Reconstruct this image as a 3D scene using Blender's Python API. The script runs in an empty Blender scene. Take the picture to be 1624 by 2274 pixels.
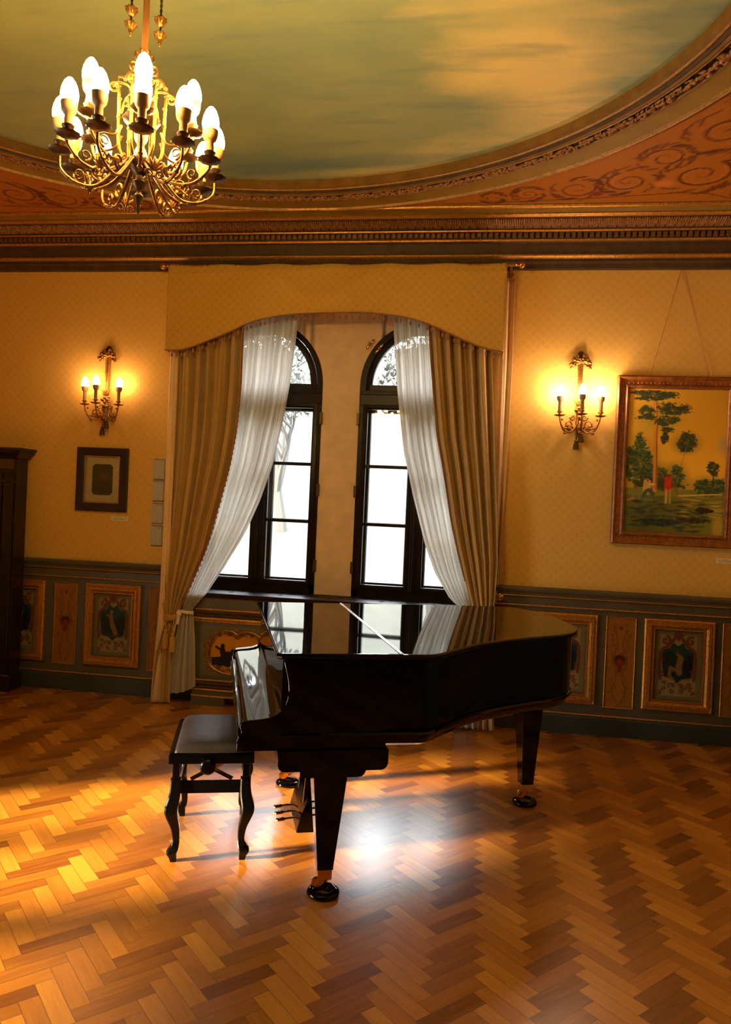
import bpy, bmesh, math, random
import numpy as np
from mathutils import Vector, Matrix
PI = math.pi
scene = bpy.context.scene
COL = scene.collection
rnd = random.Random(7)

# ------------------------------------------------------------------ camera
CAM_LOC = (0.0, -5.8136, 1.65)
yaw, pitch, roll = 0.14665, 0.00551, 0.04446
fw = Vector((-math.sin(yaw)*math.cos(pitch), math.cos(yaw)*math.cos(pitch), -math.sin(pitch)))
rt = Vector((math.cos(yaw), math.sin(yaw), 0)); up = rt.cross(fw)
Rv = math.cos(roll)*rt + math.sin(roll)*up; Uv = -math.sin(roll)*rt + math.cos(roll)*up
cd = bpy.data.cameras.new('camera'); cam = bpy.data.objects.new('camera', cd); COL.objects.link(cam)
M = Matrix((Rv, Uv, -fw)).transposed().to_4x4(); M.translation = CAM_LOC
cam.matrix_world = M
cd.sensor_fit = 'HORIZONTAL'; cd.sensor_width = 36.0; cd.lens = 1630.2/1624*36.0
cd.clip_start = 0.05; cd.clip_end = 300
scene.camera = cam

# ------------------------------------------------------------------ exposure and daylight
scene.view_settings.view_transform = 'Standard'; scene.view_settings.look = 'None'
scene.view_settings.gamma = 1.0; scene.view_settings.exposure = 0.2
scene.view_settings.use_curve_mapping = False
SKY_STRENGTH = 20.0
SUN_STRENGTH = 38.0
BULB = 205.0            # chandelier bulbs
SCONCE_BULB = 160.0
LAMP_COL = (1.0, 0.63, 0.20)
SCONCE_COL = (1.0, 0.66, 0.45)
w = bpy.data.worlds.new('world'); scene.world = w; w.use_nodes = True
bg = w.node_tree.nodes['Background']
bg.inputs[0].default_value = (0.96, 0.98, 1.0, 1); bg.inputs[1].default_value = SKY_STRENGTH
sd = bpy.data.lights.new('sun', 'SUN'); sd.energy = SUN_STRENGTH; sd.color = (1.0, 0.67, 0.33); sd.angle = math.radians(5.0)
so = bpy.data.objects.new('sun', sd); COL.objects.link(so)
SUN_DIR = Vector((math.cos(math.radians(27)), math.sin(math.radians(27)), -0.30)).normalized()
so.rotation_euler = SUN_DIR.to_track_quat('-Z', 'Y').to_euler()
def portal(name, loc, rot, sx, sy):
    l = bpy.data.lights.new(name, 'AREA'); l.shape = 'RECTANGLE'; l.size = sx; l.size_y = sy
    l.cycles.is_portal = True
    o = bpy.data.objects.new(name, l); COL.objects.link(o); o.location = loc; o.rotation_euler = rot
portal('front_window_portal', (-1.14, 0.95, 2.0), (-PI/2, 0, 0), 2.6, 2.6)
portal('side_window_portal', (-5.15, -4.05, 1.1), (0, -PI/2, 0), 1.8, 1.7)
portal('added_fill_window_portal', (-5.15, -5.4, .75), (0, -PI/2, 0), 1.1, 1.0)  # sampling portal for the added low window

# ------------------------------------------------------------------ helpers: materials
def lin(c):
    return tuple(((v/255)/12.92 if v/255 <= .04045 else ((v/255+.055)/1.055)**2.4) for v in c)
def newmat(name):
    m = bpy.data.materials.new(name); m.use_nodes = True
    nt = m.node_tree; b = nt.nodes['Principled BSDF']
    return m, nt, b
def N(nt, t, **kw):
    n = nt.nodes.new(t)
    for k, v in kw.items():
        if k in n.inputs and not hasattr(n, k): n.inputs[k].default_value = v
        else: setattr(n, k, v)
    return n
def coords(nt): return N(nt, 'ShaderNodeTexCoord').outputs['Object']
def mat(name, col, rough=.5, metal=0.0, spec=.5, coat=0.0, var=None, bump=None, sheen=0.0, col2=None):
    """col linear; var=(scale, amount) brightness noise; bump=(scale,strength)"""
    m, nt, b = newmat(name)
    b.inputs['Base Color'].default_value = (*col, 1); b.inputs['Roughness'].default_value = rough
    b.inputs['Metallic'].default_value = metal; b.inputs['Specular IOR Level'].default_value = spec
    b.inputs['Coat Weight'].default_value = coat; b.inputs['Coat Roughness'].default_value = .03
    b.inputs['Sheen Weight'].default_value = sheen
    if var or col2:
        tc = coords(nt); sc, am = var if var else (4, 1)
        n = N(nt, 'ShaderNodeTexNoise'); n.inputs['Scale'].default_value = sc; n.inputs['Detail'].default_value = 6
        nt.links.new(tc, n.inputs['Vector'])
        r = N(nt, 'ShaderNodeValToRGB'); r.color_ramp.elements[0].position = .3; r.color_ramp.elements[1].position = .7
        c2 = col2 if col2 else tuple(v*(1-am) for v in col)
        r.color_ramp.elements[0].color = (*c2, 1); r.color_ramp.elements[1].color = (*col, 1)
        nt.links.new(n.outputs['Fac'], r.inputs['Fac']); nt.links.new(r.outputs['Color'], b.inputs['Base Color'])
    if bump:
        tc = coords(nt); n = N(nt, 'ShaderNodeTexNoise'); n.inputs['Scale'].default_value = bump[0]; n.inputs['Detail'].default_value = 4
        nt.links.new(tc, n.inputs['Vector'])
        bp = N(nt, 'ShaderNodeBump'); bp.inputs['Strength'].default_value = bump[1]; bp.inputs['Distance'].default_value = .01
        nt.links.new(n.outputs['Fac'], bp.inputs['Height']); nt.links.new(bp.outputs['Normal'], b.inputs['Normal'])
    return m
def math_(nt, op, a, b=None):
    n = nt.nodes.new('ShaderNodeMath'); n.operation = op
    for i, v in enumerate((a, b)):
        if v is None: continue
        if isinstance(v, (int, float)): n.inputs[i].default_value = v
        else: nt.links.new(v, n.inputs[i])
    return n.outputs[0]
def lattice(name, base, hi, cell, rough=.75, amt=1.0):
    """woven damask: small diamonds on a diagonal lattice"""
    m, nt, b = newmat(name); tc = coords(nt)
    s = N(nt, 'ShaderNodeSeparateXYZ'); nt.links.new(tc, s.inputs[0])
    h = math_(nt, 'ADD', s.outputs[0], s.outputs[1])
    k = PI/cell
    a = math_(nt, 'SINE', math_(nt, 'MULTIPLY', math_(nt, 'ADD', h, s.outputs[2]), k/2))
    c = math_(nt, 'SINE', math_(nt, 'MULTIPLY', math_(nt, 'SUBTRACT', h, s.outputs[2]), k/2))
    pr = math_(nt, 'MULTIPLY', a, c)
    n1 = N(nt, 'ShaderNodeTexNoise'); n1.inputs['Scale'].default_value = 160; nt.links.new(tc, n1.inputs['Vector'])
    l1 = math_(nt, 'POWER', math_(nt, 'ABSOLUTE', a), 5.0); l2 = math_(nt, 'POWER', math_(nt, 'ABSOLUTE', c), 5.0)
    f = math_(nt, 'ADD', math_(nt, 'MULTIPLY', math_(nt, 'MAXIMUM', l1, l2), .40*amt), math_(nt, 'MULTIPLY', n1.outputs['Fac'], .5))
    r = N(nt, 'ShaderNodeValToRGB'); r.color_ramp.elements[0].color = (*base, 1); r.color_ramp.elements[1].color = (*hi, 1)
    r.color_ramp.elements[0].position = .0; r.color_ramp.elements[1].position = .6
    nt.links.new(f, r.inputs['Fac']); nt.links.new(r.outputs['Color'], b.inputs['Base Color'])
    b.inputs['Roughness'].default_value = rough; b.inputs['Sheen Weight'].default_value = .15
    b.inputs['Specular IOR Level'].default_value = .3
    bp = N(nt, 'ShaderNodeBump'); bp.inputs['Strength'].default_value = .12; bp.inputs['Distance'].default_value = .004
    nt.links.new(f, bp.inputs['Height']); nt.links.new(bp.outputs['Normal'], b.inputs['Normal'])
    return m

WALLPAPER = lattice('wallpaper', (.58, .33, .060), (.74, .45, .095), .036, amt=.42)
VALANCE = lattice('valance_fabric', (.45, .235, .030), (.60, .34, .048), .034, .6, amt=.5)
PLASTER = mat('window_plaster', (.80, .57, .33), .85, var=(9, .18), bump=(60, .15))
DRAPE = mat('drape_fabric', (.46, .285, .085), .7, var=(5, .12), bump=(240, .2), sheen=.25)
LINING = mat('drape_lining', (.76, .54, .28), .75, var=(7, .1), bump=(200, .15))
TRIM_GOLD = mat('gilt_moulding', (.72, .36, .07), .34, .75, var=(60, .45), bump=(120, .35))
TRIM_DARK = mat('cornice_bronze', (.085, .045, .016), .6, 0, .3, var=(14, .4), bump=(60, .2))
RINGGOLD = mat('ring_gilt', (.42, .22, .045), .45, .3, var=(40, .45), bump=(90, .3))
RINGM = mat('ring_bronze', (.21, .105, .014), .6, 0, .3, var=(14, .35), bump=(60, .2))
TRIM_OLIVE = mat('cornice_olive', (.30, .178, .020), .6, 0, var=(6, .25), bump=(40, .1))
GARLAND = mat('garland_gilt', (.42, .20, .05), .55, .15, var=(45, .6), bump=(80, .4), col2=(.19, .075, .025))
WAINSCOT = mat('wainscot_paint', (.095, .080, .045), .5, 0, var=(5, .25), bump=(30, .05))
BASEB = mat('baseboard_paint', (.042, .050, .038), .5, 0, var=(4, .3))
WINWOOD = mat('dark_window_wood', (.018, .010, .007), .32, 0, .15, var=(12, .5), bump=(90, .08))
SILLWOOD = mat('dark_sill_wood', (.018, .009, .008), .42, 0, .10, var=(9, .5))
LACQ = mat('black_piano_lacquer', (.0015, .0015, .0025), .03, 0, .32, coat=.0)
BENCHLACQ = mat('black_bench_lacquer', (.003, .003, .003), .15, 0, .22, coat=.0)
FELT = mat('dull_black', (.006, .006, .007), .6)
LEATHER = mat('grey_leather', (.042, .034, .042), .48, 0, .35, var=(14, .22), bump=(26, .16))
BRASS = mat('polished_brass', (.80, .42, .12), .18, 1.0, var=(30, .15))
OLDBRASS = mat('aged_brass', (.52, .26, .055), .32, .9, var=(70, .5), bump=(160, .2))
CHANDBRASS = mat('chandelier_brass', (.33, .155, .030), .36, .9, var=(70, .5), bump=(160, .2))
DARKBRASS = mat('dark_bronze', (.12, .07, .025), .4, .85, var=(60, .4))
CANDLE = mat('candle_sleeve', (.36, .21, .075), .5, 0, var=(30, .1))
PASS = mat('fringe_trim', (.36, .15, .045), .8, 0, var=(90, .4), bump=(200, .4))
CORD = mat('gold_cord', (.60, .35, .07), .6, 0, var=(120, .3), bump=(300, .5))
CABWOOD = mat('dark_cabinet_wood', (.020, .011, .010), .3, 0, .5, var=(6, .5), bump=(60, .1))
CABBAND = mat('cabinet_frieze_wood', (.10, .05, .025), .3, 0, .5, var=(18, .6))
FRAMEWOOD = mat('mahogany_frame', (.36, .115, .020), .33, .25, .5, var=(22, .55), bump=(70, .3))
FRAMEDARK = mat('print_frame_wood', (.018, .010, .010), .4)
WHITEPL = mat('switch_plastic', (.42, .40, .31), .5)
CARD = mat('paper_card', (.72, .62, .42), .8)
INK = mat('print_ink', (.10, .08, .06), .8)
MATBOARD = mat('mat_board', (.55, .43, .20), .8, var=(10, .1))
def glassmat(name, tint=(.97, .99, 1), refl=1.0):
    m, nt, b = newmat(name); nt.nodes.remove(b)
    t = N(nt, 'ShaderNodeBsdfTransparent'); t.inputs[0].default_value = (*tint, 1)
    g = N(nt, 'ShaderNodeBsdfGlossy'); g.inputs['Roughness'].default_value = .02
    f = N(nt, 'ShaderNodeFresnel'); f.inputs[0].default_value = 1.45
    x = N(nt, 'ShaderNodeMixShader'); nt.links.new(f.outputs[0], x.inputs[0]); nt.links.new(t.outputs[0], x.inputs[1]); nt.links.new(g.outputs[0], x.inputs[2])
    nt.links.new(x.outputs[0], nt.nodes['Material Output'].inputs['Surface']); return m
GLASS = glassmat('window_glass')
def sheermat():
    m, nt, b = newmat('sheer_voile'); nt.nodes.remove(b)
    t = N(nt, 'ShaderNodeBsdfTransparent'); t.inputs[0].default_value = (1, 1, 1, 1)
    tl = N(nt, 'ShaderNodeBsdfTranslucent'); tl.inputs[0].default_value = (.62, .61, .57, 1)
    d = N(nt, 'ShaderNodeBsdfDiffuse'); d.inputs[0].default_value = (.80, .76, .68, 1)
    a = N(nt, 'ShaderNodeMixShader'); a.inputs[0].default_value = .5; nt.links.new(tl.outputs[0], a.inputs[1]); nt.links.new(d.outputs[0], a.inputs[2])
    lw = N(nt, 'ShaderNodeLayerWeight'); lw.inputs[0].default_value = .35
    r = N(nt, 'ShaderNodeMapRange'); r.inputs['From Min'].default_value = 0; r.inputs['From Max'].default_value = .8
    r.inputs['To Min'].default_value = .93; r.inputs['To Max'].default_value = .99
    nt.links.new(lw.outputs['Facing'], r.inputs['Value'])
    x = N(nt, 'ShaderNodeMixShader'); nt.links.new(r.outputs[0], x.inputs[0]); nt.links.new(t.outputs[0], x.inputs[1]); nt.links.new(a.outputs[0], x.inputs[2])
    nt.links.new(x.outputs[0], nt.nodes['Material Output'].inputs['Surface']); return m
SHEER = sheermat()
def emis(name, col, s):
    m, nt, b = newmat(name); b.inputs['Base Color'].default_value = (*col, 1)
    b.inputs['Emission Color'].default_value = (*col, 1); b.inputs['Emission Strength'].default_value = s; return m
BULBM = emis('chandelier_bulb_glow', LAMP_COL, BULB)
BULBS = emis('sconce_bulb_glow', SCONCE_COL, SCONCE_BULB)
BULBL = emis('left_sconce_bulb_glow', (1.0, .58, .30), SCONCE_BULB*.38)
def paintmat(name, rough=.55):
    m, nt, b = newmat(name); a = N(nt, 'ShaderNodeAttribute'); a.attribute_name = 'paint'
    nt.links.new(a.outputs['Color'], b.inputs['Base Color']); b.inputs['Roughness'].default_value = rough
    b.inputs['Specular IOR Level'].default_value = .25
    return m
PAINT = paintmat('painted_picture')

# ------------------------------------------------------------------ helpers: geometry
class G:
    def __init__(s): s.v = []; s.f = []
    def add(s, vs, fs):
        o = len(s.v); s.v += [tuple(v) for v in vs]; s.f += [tuple(i+o for i in f) for f in fs]; return s
    def box(s, x0, x1, y0, y1, z0, z1, m=None):
        vs = [Vector((x, y, z)) for x in (x0, x1) for y in (y0, y1) for z in (z0, z1)]
        if m: vs = [m @ v for v in vs]
        return s.add(vs, [(0, 1, 3, 2), (4, 6, 7, 5), (0, 4, 5, 1), (2, 3, 7, 6), (0, 2, 6, 4), (1, 5, 7, 3)])
    def grid(s, P, cu=False, cv=False):
        nu, nv = len(P), len(P[0]); vs = [p for r in P for p in r]; fs = []
        for i in range(nu if cu else nu-1):
            for j in range(nv if cv else nv-1):
                a, b = (i+1) % nu, (j+1) % nv
                fs.append((i*nv+j, i*nv+b, a*nv+b, a*nv+j))
        return s.add(vs, fs)
    def lathe(s, prof, c=(0, 0, 0), n=24, m=None, lobes=None):
        rows = []
        for r, z in prof:
            row = []
            for k in range(n):
                t = 2*PI*k/n; rr = r*(1+(lobes[1]*math.cos(lobes[0]*t) if lobes and r > lobes[2] else 0))
                p = Vector((rr*math.cos(t), rr*math.sin(t), z))
                if m: p = m @ p
                row.append(p+Vector(c))
            rows.append(row)
        s.grid(rows, cv=True)
        for row, (r, z) in ((rows[0], prof[0]), (rows[-1], prof[-1])):
            if r > 1e-5: s.add(row, [tuple(range(n))])
        return s
    def tube(s, path, r, n=10, caps=True, closed=False, flat=1.0):
        path = [Vector(p) for p in path]; L = len(path)
        rs = r if isinstance(r, (list, tuple)) else [r]*L
        rows = []; nrm = None
        for i, p in enumerate(path):
            if closed: t = path[(i+1) % L]-path[i-1]
            else: t = path[min(i+1, L-1)]-path[max(i-1, 0)]
            if t.length < 1e-9: t = Vector((0, 0, 1))
            t.normalize()
            if nrm is None:
                a = Vector((0, 0, 1)) if abs(t.z) < .9 else Vector((1, 0, 0)); nrm = t.cross(a).normalized()
            else:
                nrm = (nrm-t*nrm.dot(t))
                nrm = nrm.normalized() if nrm.length > 1e-6 else t.orthogonal().normalized()
            bn = t.cross(nrm)
            rows.append([p+(nrm*math.cos(2*PI*k/n)+bn*math.sin(2*PI*k/n)*flat)*rs[i] for k in range(n)])
        s.grid(rows, cu=closed, cv=True)
        if caps and not closed: s.add(rows[0], [tuple(range(n))]); s.add(rows[-1], [tuple(range(n))])
        return s
    def prism(s, poly, fn, d0, d1):
        """poly 2D list, fn(a,b,d)->xyz"""
        n = len(poly); vs = [fn(a, b, d0) for a, b in poly]+[fn(a, b, d1) for a, b in poly]
        fs = [tuple(range(n)), tuple(range(n, 2*n))]+[(i, (i+1) % n, n+(i+1) % n, n+i) for i in range(n)]
        return s.add(vs, fs)
    def ell(s, c, rx, ry, rz, n=12, k=8, m=None):
        rows = []
        for i in range(k+1):
            a = -PI/2+PI*i/k; row = []
            for j in range(n):
                t = 2*PI*j/n; p = Vector((rx*max(math.cos(a), 1e-4)*math.cos(t), ry*max(math.cos(a), 1e-4)*math.sin(t), rz*math.sin(a)))
                if m: p = m @ p
                row.append(p+Vector(c))
            rows.append(row)
        return s.grid(rows, cv=True)
    def rectframe(s, x0, x1, z0, z1, prof, y=0.0):
        """mitred frame lying on a wall y; prof=[(inward, outward)]; outward is towards -y"""
        rows = []
        for cx, cz, sx, sz in ((x0, z0, 1, 1), (x1, z0, -1, 1), (x1, z1, -1, -1), (x0, z1, 1, -1)):
            rows.append([(cx+sx*i, y-o, cz+sz*i) for i, o in prof])
        return s.grid(rows, cu=True)
def obj(name, g, m, parent=None, smooth=35, bevel=0, sub=0, loc=None):
    me = bpy.data.meshes.new(name); me.from_pydata(g.v, [], g.f); me.update()
    bm = bmesh.new(); bm.from_mesh(me); bmesh.ops.remove_doubles(bm, verts=bm.verts, dist=1e-6)
    bmesh.ops.recalc_face_normals(bm, faces=bm.faces); bm.to_mesh(me); bm.free()
    if smooth:
        me.shade_smooth(); me.set_sharp_from_angle(angle=math.radians(smooth))
    me.materials.append(m)
    o = bpy.data.objects.new(name, me); COL.objects.link(o)
    if parent: o.parent = parent
    if loc: o.location = loc
    if bevel:
        b = o.modifiers.new('bevel', 'BEVEL'); b.width = bevel; b.segments = 2; b.limit_method = 'ANGLE'; b.angle_limit = math.radians(40)
    if sub:
        b = o.modifiers.new('subsurf', 'SUBSURF'); b.levels = sub; b.render_levels = sub
    return o
def thing(name, label=None, cat=None, loc=(0, 0, 0), rz=0, group=None, kind=None):
    o = bpy.data.objects.new(name, None); COL.objects.link(o); o.location = loc; o.rotation_euler = (0, 0, rz)
    o.empty_display_size = .1
    return tag(o, label, cat, group, kind)
def tag(o, label=None, cat=None, group=None, kind=None):
    if label: o['label'] = label
    if cat: o['category'] = cat
    if group: o['group'] = group
    if kind: o['kind'] = kind
    return o
def struct(name, g, m, parent=None, **kw):
    o = obj(name, g, m, parent, **kw)
    if not parent: o['kind'] = 'structure'
    return o
def spline(pts, n=8, closed=False):
    """Catmull-Rom through pts (tuples of any dimension)"""
    P = [np.array(p, float) for p in pts]; L = len(P); out = []
    rng = range(L if closed else L-1)
    for i in rng:
        if closed: a, b, c, d = P[i-1], P[i], P[(i+1) % L], P[(i+2) % L]
        else: a, b, c, d = P[max(i-1, 0)], P[i], P[i+1], P[min(i+2, L-1)]
        for k in range(n):
            t = k/n; out.append(tuple(.5*((2*b)+(-a+c)*t+(2*a-5*b+4*c-d)*t*t+(-a+3*b-3*c+d)*t**3)))
    if not closed: out.append(tuple(P[-1]))
    return out
def interp(tab, z):
    """tab [(z,val)] ascending"""
    return float(np.interp(z, [a for a, b in tab], [b for a, b in tab]))
def spiral2(cx, cy, r0, r1, a0, turns, n=30):
    return [(cx+(r0+(r1-r0)*k/n)*math.cos(a0+turns*2*PI*k/n), cy+(r0+(r1-r0)*k/n)*math.sin(a0+turns*2*PI*k/n)) for k in range(n+1)]

# ------------------------------------------------------------------ helpers: painted pictures (colour per vertex of a fine grid)
class Canvas:
    def __init__(s, w_, h_, nx, col):
        s.w, s.h = w_, h_; s.nx = nx; s.ny = int(nx*h_/w_)
        s.X, s.Y = np.meshgrid(np.linspace(0, w_, s.nx), np.linspace(0, h_, s.ny))
        s.c = np.zeros((s.ny, s.nx, 3)); s.c[:] = lin(col)
        s.rs = np.random.RandomState(3)
    def put(s, mask, col, a=1.0):
        mask = np.clip(mask, 0, 1)[..., None]*a; s.c = s.c*(1-mask)+np.array(lin(col))*mask
    def ell(s, cx, cy, rx, ry, col, a=1.0, soft=.15, ang=0):
        dx, dy = s.X-cx, s.Y-cy; ca, sa = math.cos(ang), math.sin(ang)
        d = np.sqrt(((dx*ca+dy*sa)/rx)**2+((-dx*sa+dy*ca)/ry)**2); s.put((1+soft-d)/(2*soft), col, a)
    def stroke(s, pts, wd, col, a=1.0):
        soft = s.w/s.nx; best = np.full(s.X.shape, 9.0); n = len(pts)
        for i in range(n-1):
            (x0, y0), (x1, y1) = pts[i], pts[i+1]; ww = wd if not isinstance(wd, (list, tuple)) else wd[0]+(wd[1]-wd[0])*i/(n-1)
            dx, dy = x1-x0, y1-y0; l2 = dx*dx+dy*dy+1e-12
            t = np.clip(((s.X-x0)*dx+(s.Y-y0)*dy)/l2, 0, 1)
            best = np.minimum(best, np.hypot(s.X-x0-t*dx, s.Y-y0-t*dy)-ww/2)
        s.put(.5-best/soft, col, a)
    def poly(s, pts, col, a=1.0):
        ins = np.zeros(s.X.shape, bool); n = len(pts)
        for i in range(n):
            (x0, y0), (x1, y1) = pts[i], pts[(i+1) % n]
            if abs(y1-y0) < 1e-9: continue
            c = ((y0 > s.Y) != (y1 > s.Y)) & (s.X < (x1-x0)*(s.Y-y0)/(y1-y0)+x0); ins ^= c
        s.put(ins.astype(float), col, a)
    def scroll(s, x, y, r, col, wd, flip=1, a0=0, turns=1.3, a=1.0):
        pts = spiral2(x, y, r, r*.12, a0, turns*flip, 26); s.stroke(pts, (wd, wd*.5), col, a)
    def foliage(s, cx, cy, rx, ry, cols, n, dot, a=.8):
        n = int(n*3.4); dot *= .62
        K = 24; sub = [(cx+rx*.8*math.sqrt(s.rs.rand())*math.cos(a), cy+ry*.8*math.sqrt(s.rs.rand())*math.sin(a)) for a in s.rs.rand(K)*2*PI]
        for i in range(n):
            sx, sy = sub[i % K]; x = sx+rx*.17*s.rs.randn(); y = sy+ry*.15*s.rs.randn()
            d = dot*(.5+s.rs.rand()); s.ell(x, y, d*1.4, d*.8, cols[s.rs.randint(len(cols))], a, .35, s.rs.rand()*1.2-.6)
    def mesh(s, name, m, fn, parent=None):
        vs = [fn(x, y) for x, y in zip(s.X.ravel(), s.Y.ravel())]; nx, ny = s.nx, s.ny
        fs = [(j*nx+i, j*nx+i+1, (j+1)*nx+i+1, (j+1)*nx+i) for j in range(ny-1) for i in range(nx-1)]
        me = bpy.data.meshes.new(name); me.from_pydata(vs, [], fs); me.update()
        at = me.color_attributes.new('paint', 'FLOAT_COLOR', 'POINT')
        buf = np.ones((nx*ny, 4), np.float32); buf[:, :3] = s.c.reshape(-1, 3); at.data.foreach_set('color', buf.ravel())
        me.materials.append(m); o = bpy.data.objects.new(name, me); COL.objects.link(o)
        if parent: o.parent = parent
        return o

# ================================================================== ROOM
XL, XR, YB, YF, ZC = -4.72, 2.12, -8.2, 0.0, 3.90
SILL = .94
# ---- floor: herringbone blocks, one mesh
def floor_mat():
    m, nt, b = newmat('oak_herringbone')
    uv = N(nt, 'ShaderNodeUVMap'); uv.uv_map = 'plank'
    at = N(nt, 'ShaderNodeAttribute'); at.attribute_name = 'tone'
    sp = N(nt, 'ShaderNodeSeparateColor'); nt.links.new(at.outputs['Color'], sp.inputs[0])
    mp = N(nt, 'ShaderNodeVectorMath'); mp.operation = 'MULTIPLY'; mp.inputs[1].default_value = (5, 60, 1)
    nt.links.new(uv.outputs[0], mp.inputs[0])
    ad = N(nt, 'ShaderNodeVectorMath'); ad.operation = 'ADD'; nt.links.new(mp.outputs[0], ad.inputs[0])
    cm = N(nt, 'ShaderNodeCombineXYZ'); nt.links.new(math_(nt, 'MULTIPLY', sp.outputs[1], 90), cm.inputs[0]); nt.links.new(math_(nt, 'MULTIPLY', sp.outputs[1], 70), cm.inputs[2])
    nt.links.new(cm.outputs[0], ad.inputs[1])
    n = N(nt, 'ShaderNodeTexNoise'); n.inputs['Scale'].default_value = 1.0; n.inputs['Detail'].default_value = 5; n.inputs['Distortion'].default_value = .8
    nt.links.new(ad.outputs[0], n.inputs['Vector'])
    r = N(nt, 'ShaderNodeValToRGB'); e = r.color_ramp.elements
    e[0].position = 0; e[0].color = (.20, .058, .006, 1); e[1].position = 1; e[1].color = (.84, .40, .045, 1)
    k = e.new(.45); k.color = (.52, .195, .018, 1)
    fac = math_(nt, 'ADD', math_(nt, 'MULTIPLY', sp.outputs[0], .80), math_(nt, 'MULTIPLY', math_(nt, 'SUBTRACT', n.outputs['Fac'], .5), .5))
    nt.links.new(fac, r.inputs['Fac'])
    s = N(nt, 'ShaderNodeSeparateXYZ'); nt.links.new(uv.outputs[0], s.inputs[0])
    L, W_ = .258, .0645
    du = math_(nt, 'MINIMUM', s.outputs[0], math_(nt, 'SUBTRACT', L, s.outputs[0]))
    dv = math_(nt, 'MINIMUM', s.outputs[1], math_(nt, 'SUBTRACT', W_, s.outputs[1]))
    d = math_(nt, 'MINIMUM', du, dv)
    gp = N(nt, 'ShaderNodeMapRange'); gp.inputs['From Min'].default_value = 0; gp.inputs['From Max'].default_value = .0014
    nt.links.new(d, gp.inputs['Value'])
    mx = N(nt, 'ShaderNodeMix'); mx.data_type = 'RGBA'; mx.inputs['A'].default_value = (.05, .018, .006, 1)
    nt.links.new(gp.outputs[0], mx.inputs['Factor']); nt.links.new(r.outputs['Color'], mx.inputs['B'])
    nt.links.new(mx.outputs['Result'], b.inputs['Base Color'])
    nl = N(nt, 'ShaderNodeTexNoise'); nl.inputs['Scale'].default_value = 2.5; nt.links.new(coords(nt), nl.inputs['Vector'])
    ro = N(nt, 'ShaderNodeMapRange'); ro.inputs['To Min'].default_value = .30; ro.inputs['To Max'].default_value = .40
    nt.links.new(nl.outputs['Fac'], ro.inputs['Value']); nt.links.new(ro.outputs[0], b.inputs['Roughness'])
    b.inputs['Specular IOR Level'].default_value = .15; b.inputs['Coat Weight'].default_value = 1.0; b.inputs['Coat IOR'].default_value = 1.8; b.inputs['Coat Roughness'].default_value = .295
    # every block tilts by a hair, so reflections break from block to block
    bp = N(nt, 'ShaderNodeBump'); bp.inputs['Strength'].default_value = .25; bp.inputs['Distance'].default_value = .003
    nt.links.new(math_(nt, 'ADD', gp.outputs[0], math_(nt, 'MULTIPLY', n.outputs['Fac'], .12)), bp.inputs['Height'])
    nt.links.new(bp.outputs['Normal'], b.inputs['Normal'])
    return m
def make_floor():
    L, W_ = .258, .0645; c45 = math.sqrt(.5); ox, oy = .07+5*.0645*c45, -2.803-3*.0645*c45
    vs = []; fs = []; uvs = []; tones = []; q = random.Random(11)
    # herringbone in its own lattice (a,b in units of W): horizontal block at (i+4k.. ) pattern
    def put(a, b, hor):
        # rotated by -45 deg about origin
        la, lb = (4, 1) if hor else (1, 4)
        pts = [(a, b), (a+la, b), (a+la, b+lb), (a, b+lb)]
        P = []
        for u, v in pts:
            u *= W_; v *= W_
            P.append((ox+(u-v)*c45, oy+(u+v)*c45))
        cx = sum(p[0] for p in P)/4; cy = sum(p[1] for p in P)/4
        if not (XL-.2 < cx < XR+.2 and YB-.2 < cy < YF+.7): return
        P = [(min(max(x, XL-.05), XR+.05), min(max(y, YB-.05), YF+.0)) for x, y in P]
        o = len(vs); vs.extend((x, y, 0) for x, y in P); fs.append((o, o+1, o+2, o+3))
        uvs.extend([(0, 0), (L, 0), (L, W_), (0, W_)] if hor else [(0, 0), (0, W_), (L, W_), (L, 0)])
        t = .05+.50*q.random()**1.3 if hor else .42+.55*q.random()**1.2  # directional sheen of the wood painted into the block colour, plus random spread
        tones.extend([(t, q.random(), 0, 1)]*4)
    for k in range(-120, 130):
        for n in range(-30, 30):
            # horizontal block k: origin (k+8n? ) tiling vectors (1,1)... and (4,-4)
            a, b = k+4*n, k-4*n
            put(a, b, True); put(a-1, b, False)
    me = bpy.data.meshes.new('floor'); me.from_pydata(vs, [], fs); me.update()
    ul = me.uv_layers.new(name='plank'); ul.data.foreach_set('uv', np.array(uvs, np.float32).ravel())
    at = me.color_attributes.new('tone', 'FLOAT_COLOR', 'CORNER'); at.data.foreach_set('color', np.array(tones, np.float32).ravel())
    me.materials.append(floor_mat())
    o = bpy.data.objects.new('floor', me); COL.objects.link(o); o['kind'] = 'structure'
    # subfloor
    s = G().box(XL-.3, XR+.3, YB-.3, YF+.6, -.12, -.004); obj('subfloor', s, mat('subfloor', (.08, .04, .02), .8), o, smooth=0)
make_floor()

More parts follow.
